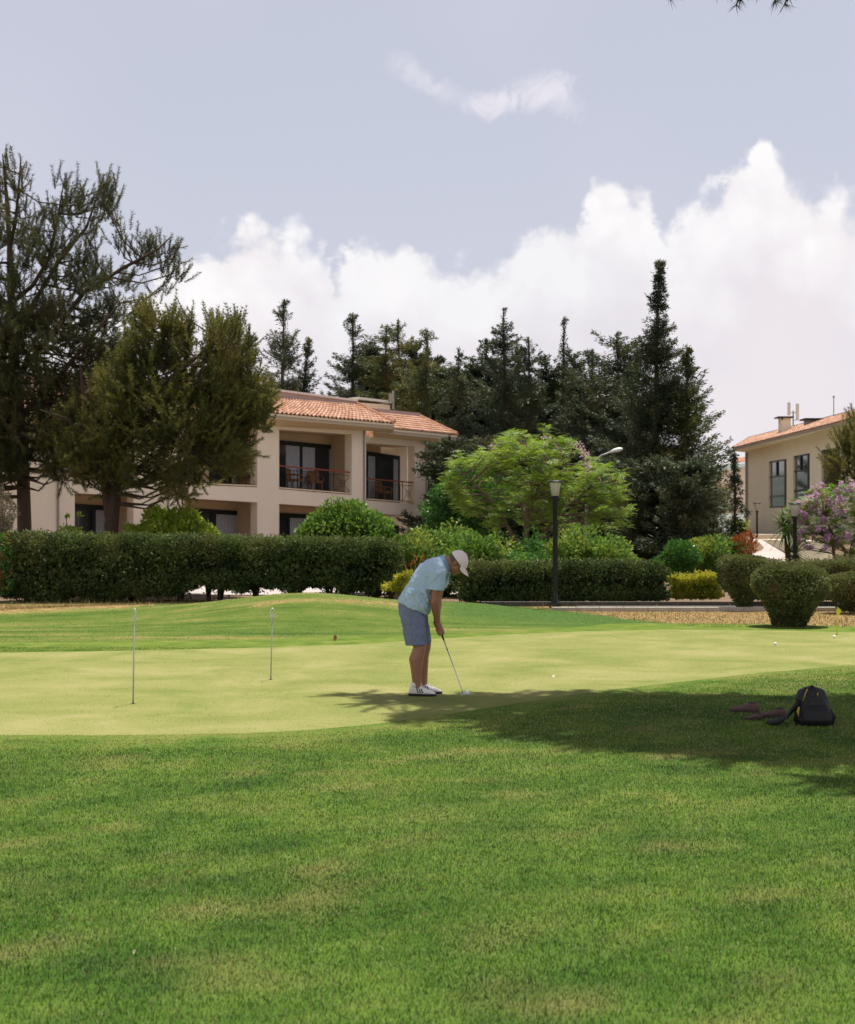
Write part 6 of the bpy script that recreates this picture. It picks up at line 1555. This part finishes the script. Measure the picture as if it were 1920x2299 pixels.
m = MB(); m.loft([(bp+Vector((.01, .02, .005)), X3*.12, Y3*.055), (bp+Vector((.01, .0, .05)), X3*.13, Y3*.06), (bp+Vector((.01, .01, .13)), X3*.12, Y3*.05), (bp+Vector((.01, .03, .175)), X3*.085, Y3*.03)], 20); remesh(m.build('front_pocket', M['pack2'], pk, True), .008, 3)
m = MB(); m.chain([bp+Vector((.145, .09, .01)), bp+Vector((.165, .09, .07)), bp+Vector((.14, .10, .13))], [.03, .035, .02], 10); m.build('side_pocket', M['pack2'], pk, True)
m = MB(); m.tube([bp+Vector((-.135, .03, .16)), bp+Vector((-.148, .02, .12)), bp+Vector((-.142, .02, .08))], [.006, .011, .006], 8); m.build('zip_pull', M['trim'], pk, True)
m = MB(); m.tube([bp+Vector((-.10, .03, .21)), bp+Vector((-.085, .02, .27)), bp+Vector((-.06, .04, .31))], .005, 6); m.tube([bp+Vector((.02, .01, .28)), bp+Vector((.02, .02, .25))], .005, 6); m.build('piping', M['trim'], pk, True)
m = MB(); m.tube([bp+Vector((-.03, .10, .31)), bp+Vector((-.01, .10, .332)), bp+Vector((.03, .10, .31))], .008, 8); m.build('handle', M['pack2'], pk, True)
m = MB()
for s_, yy in ((0, .06), (.03, .12)): m.loft([(bp+Vector((-.13, yy, .19-s_)), (0, 0, .03), Y3*.012), (bp+Vector((-.20, yy, .12-s_)), (.01, 0, .035), Y3*.02), (bp+Vector((-.26, yy-.02, .05)), (.02, 0, .03), Y3*.025), (bp+Vector((-.33, yy-.04, .03)), (0, 0, .022), Y3*.03), (bp+Vector((-.40, yy-.05, .022)), (0, 0, .014), Y3*.02)], 12)
m.build('shoulder_straps', M['pack2'], pk, True)
def worn_shoe(label, px, py, ang, s=1.0):
    p = ground_at(px, py); g = thing('shoe', label, 'shoe', p, group='worn shoes beside the backpack')
    fx = Vector((math.cos(ang), math.sin(ang), 0)); fy = Vector((-fx.y, fx.x, 0)); Zv = Vector((0, 0, 1))
    m = MB(); m.loft([(p+fx*f*s+Zv*h*s, Zv*hh*s, fy*w*s) for f, h, w, hh in [(-.125, .045, .02, .025), (-.11, .05, .034, .045), (-.06, .05, .037, .048), (0, .040, .038, .032), (.05, .034, .042, .024), (.10, .028, .036, .018), (.125, .025, .018, .010)]], 16)
    m.build('upper', M['shoep'], g, True)
    m = MB(); pr = [(-.13, .02), (-.11, .037), (0, .038), (.06, .045), (.11, .036), (.132, .015)]; m.hexa([p+fx*f*s+fy*w*s+Zv*.002 for f, w in pr]+[p+fx*f*s-fy*w*s+Zv*.002 for f, w in reversed(pr)], (0, 0, .02)); m.build('sole', M['shoed'], g)
    m = MB(); m.ell(p-fx*.07*s+Zv*.088*s, (.04*s, .026*s, .012), Matrix.Rotation(ang, 3, 'Z'), 14, 8); m.build('lining', M['shoed'], g, True)
worn_shoe('pinkish brown worn shoe, the one lying farthest left of the backpack', 1672, 1599, math.pi-.3)
worn_shoe('greyish pink shoe lying between the leftmost shoe and the backpack', 1692, 1616, math.pi+.15, .62)
worn_shoe('dark brown shoe touching the backpack strap', 1735, 1611, math.pi-.05, .9)
print('faces', sum(len(o.data.polygons) for o in bpy.data.objects if o.type == 'MESH'))
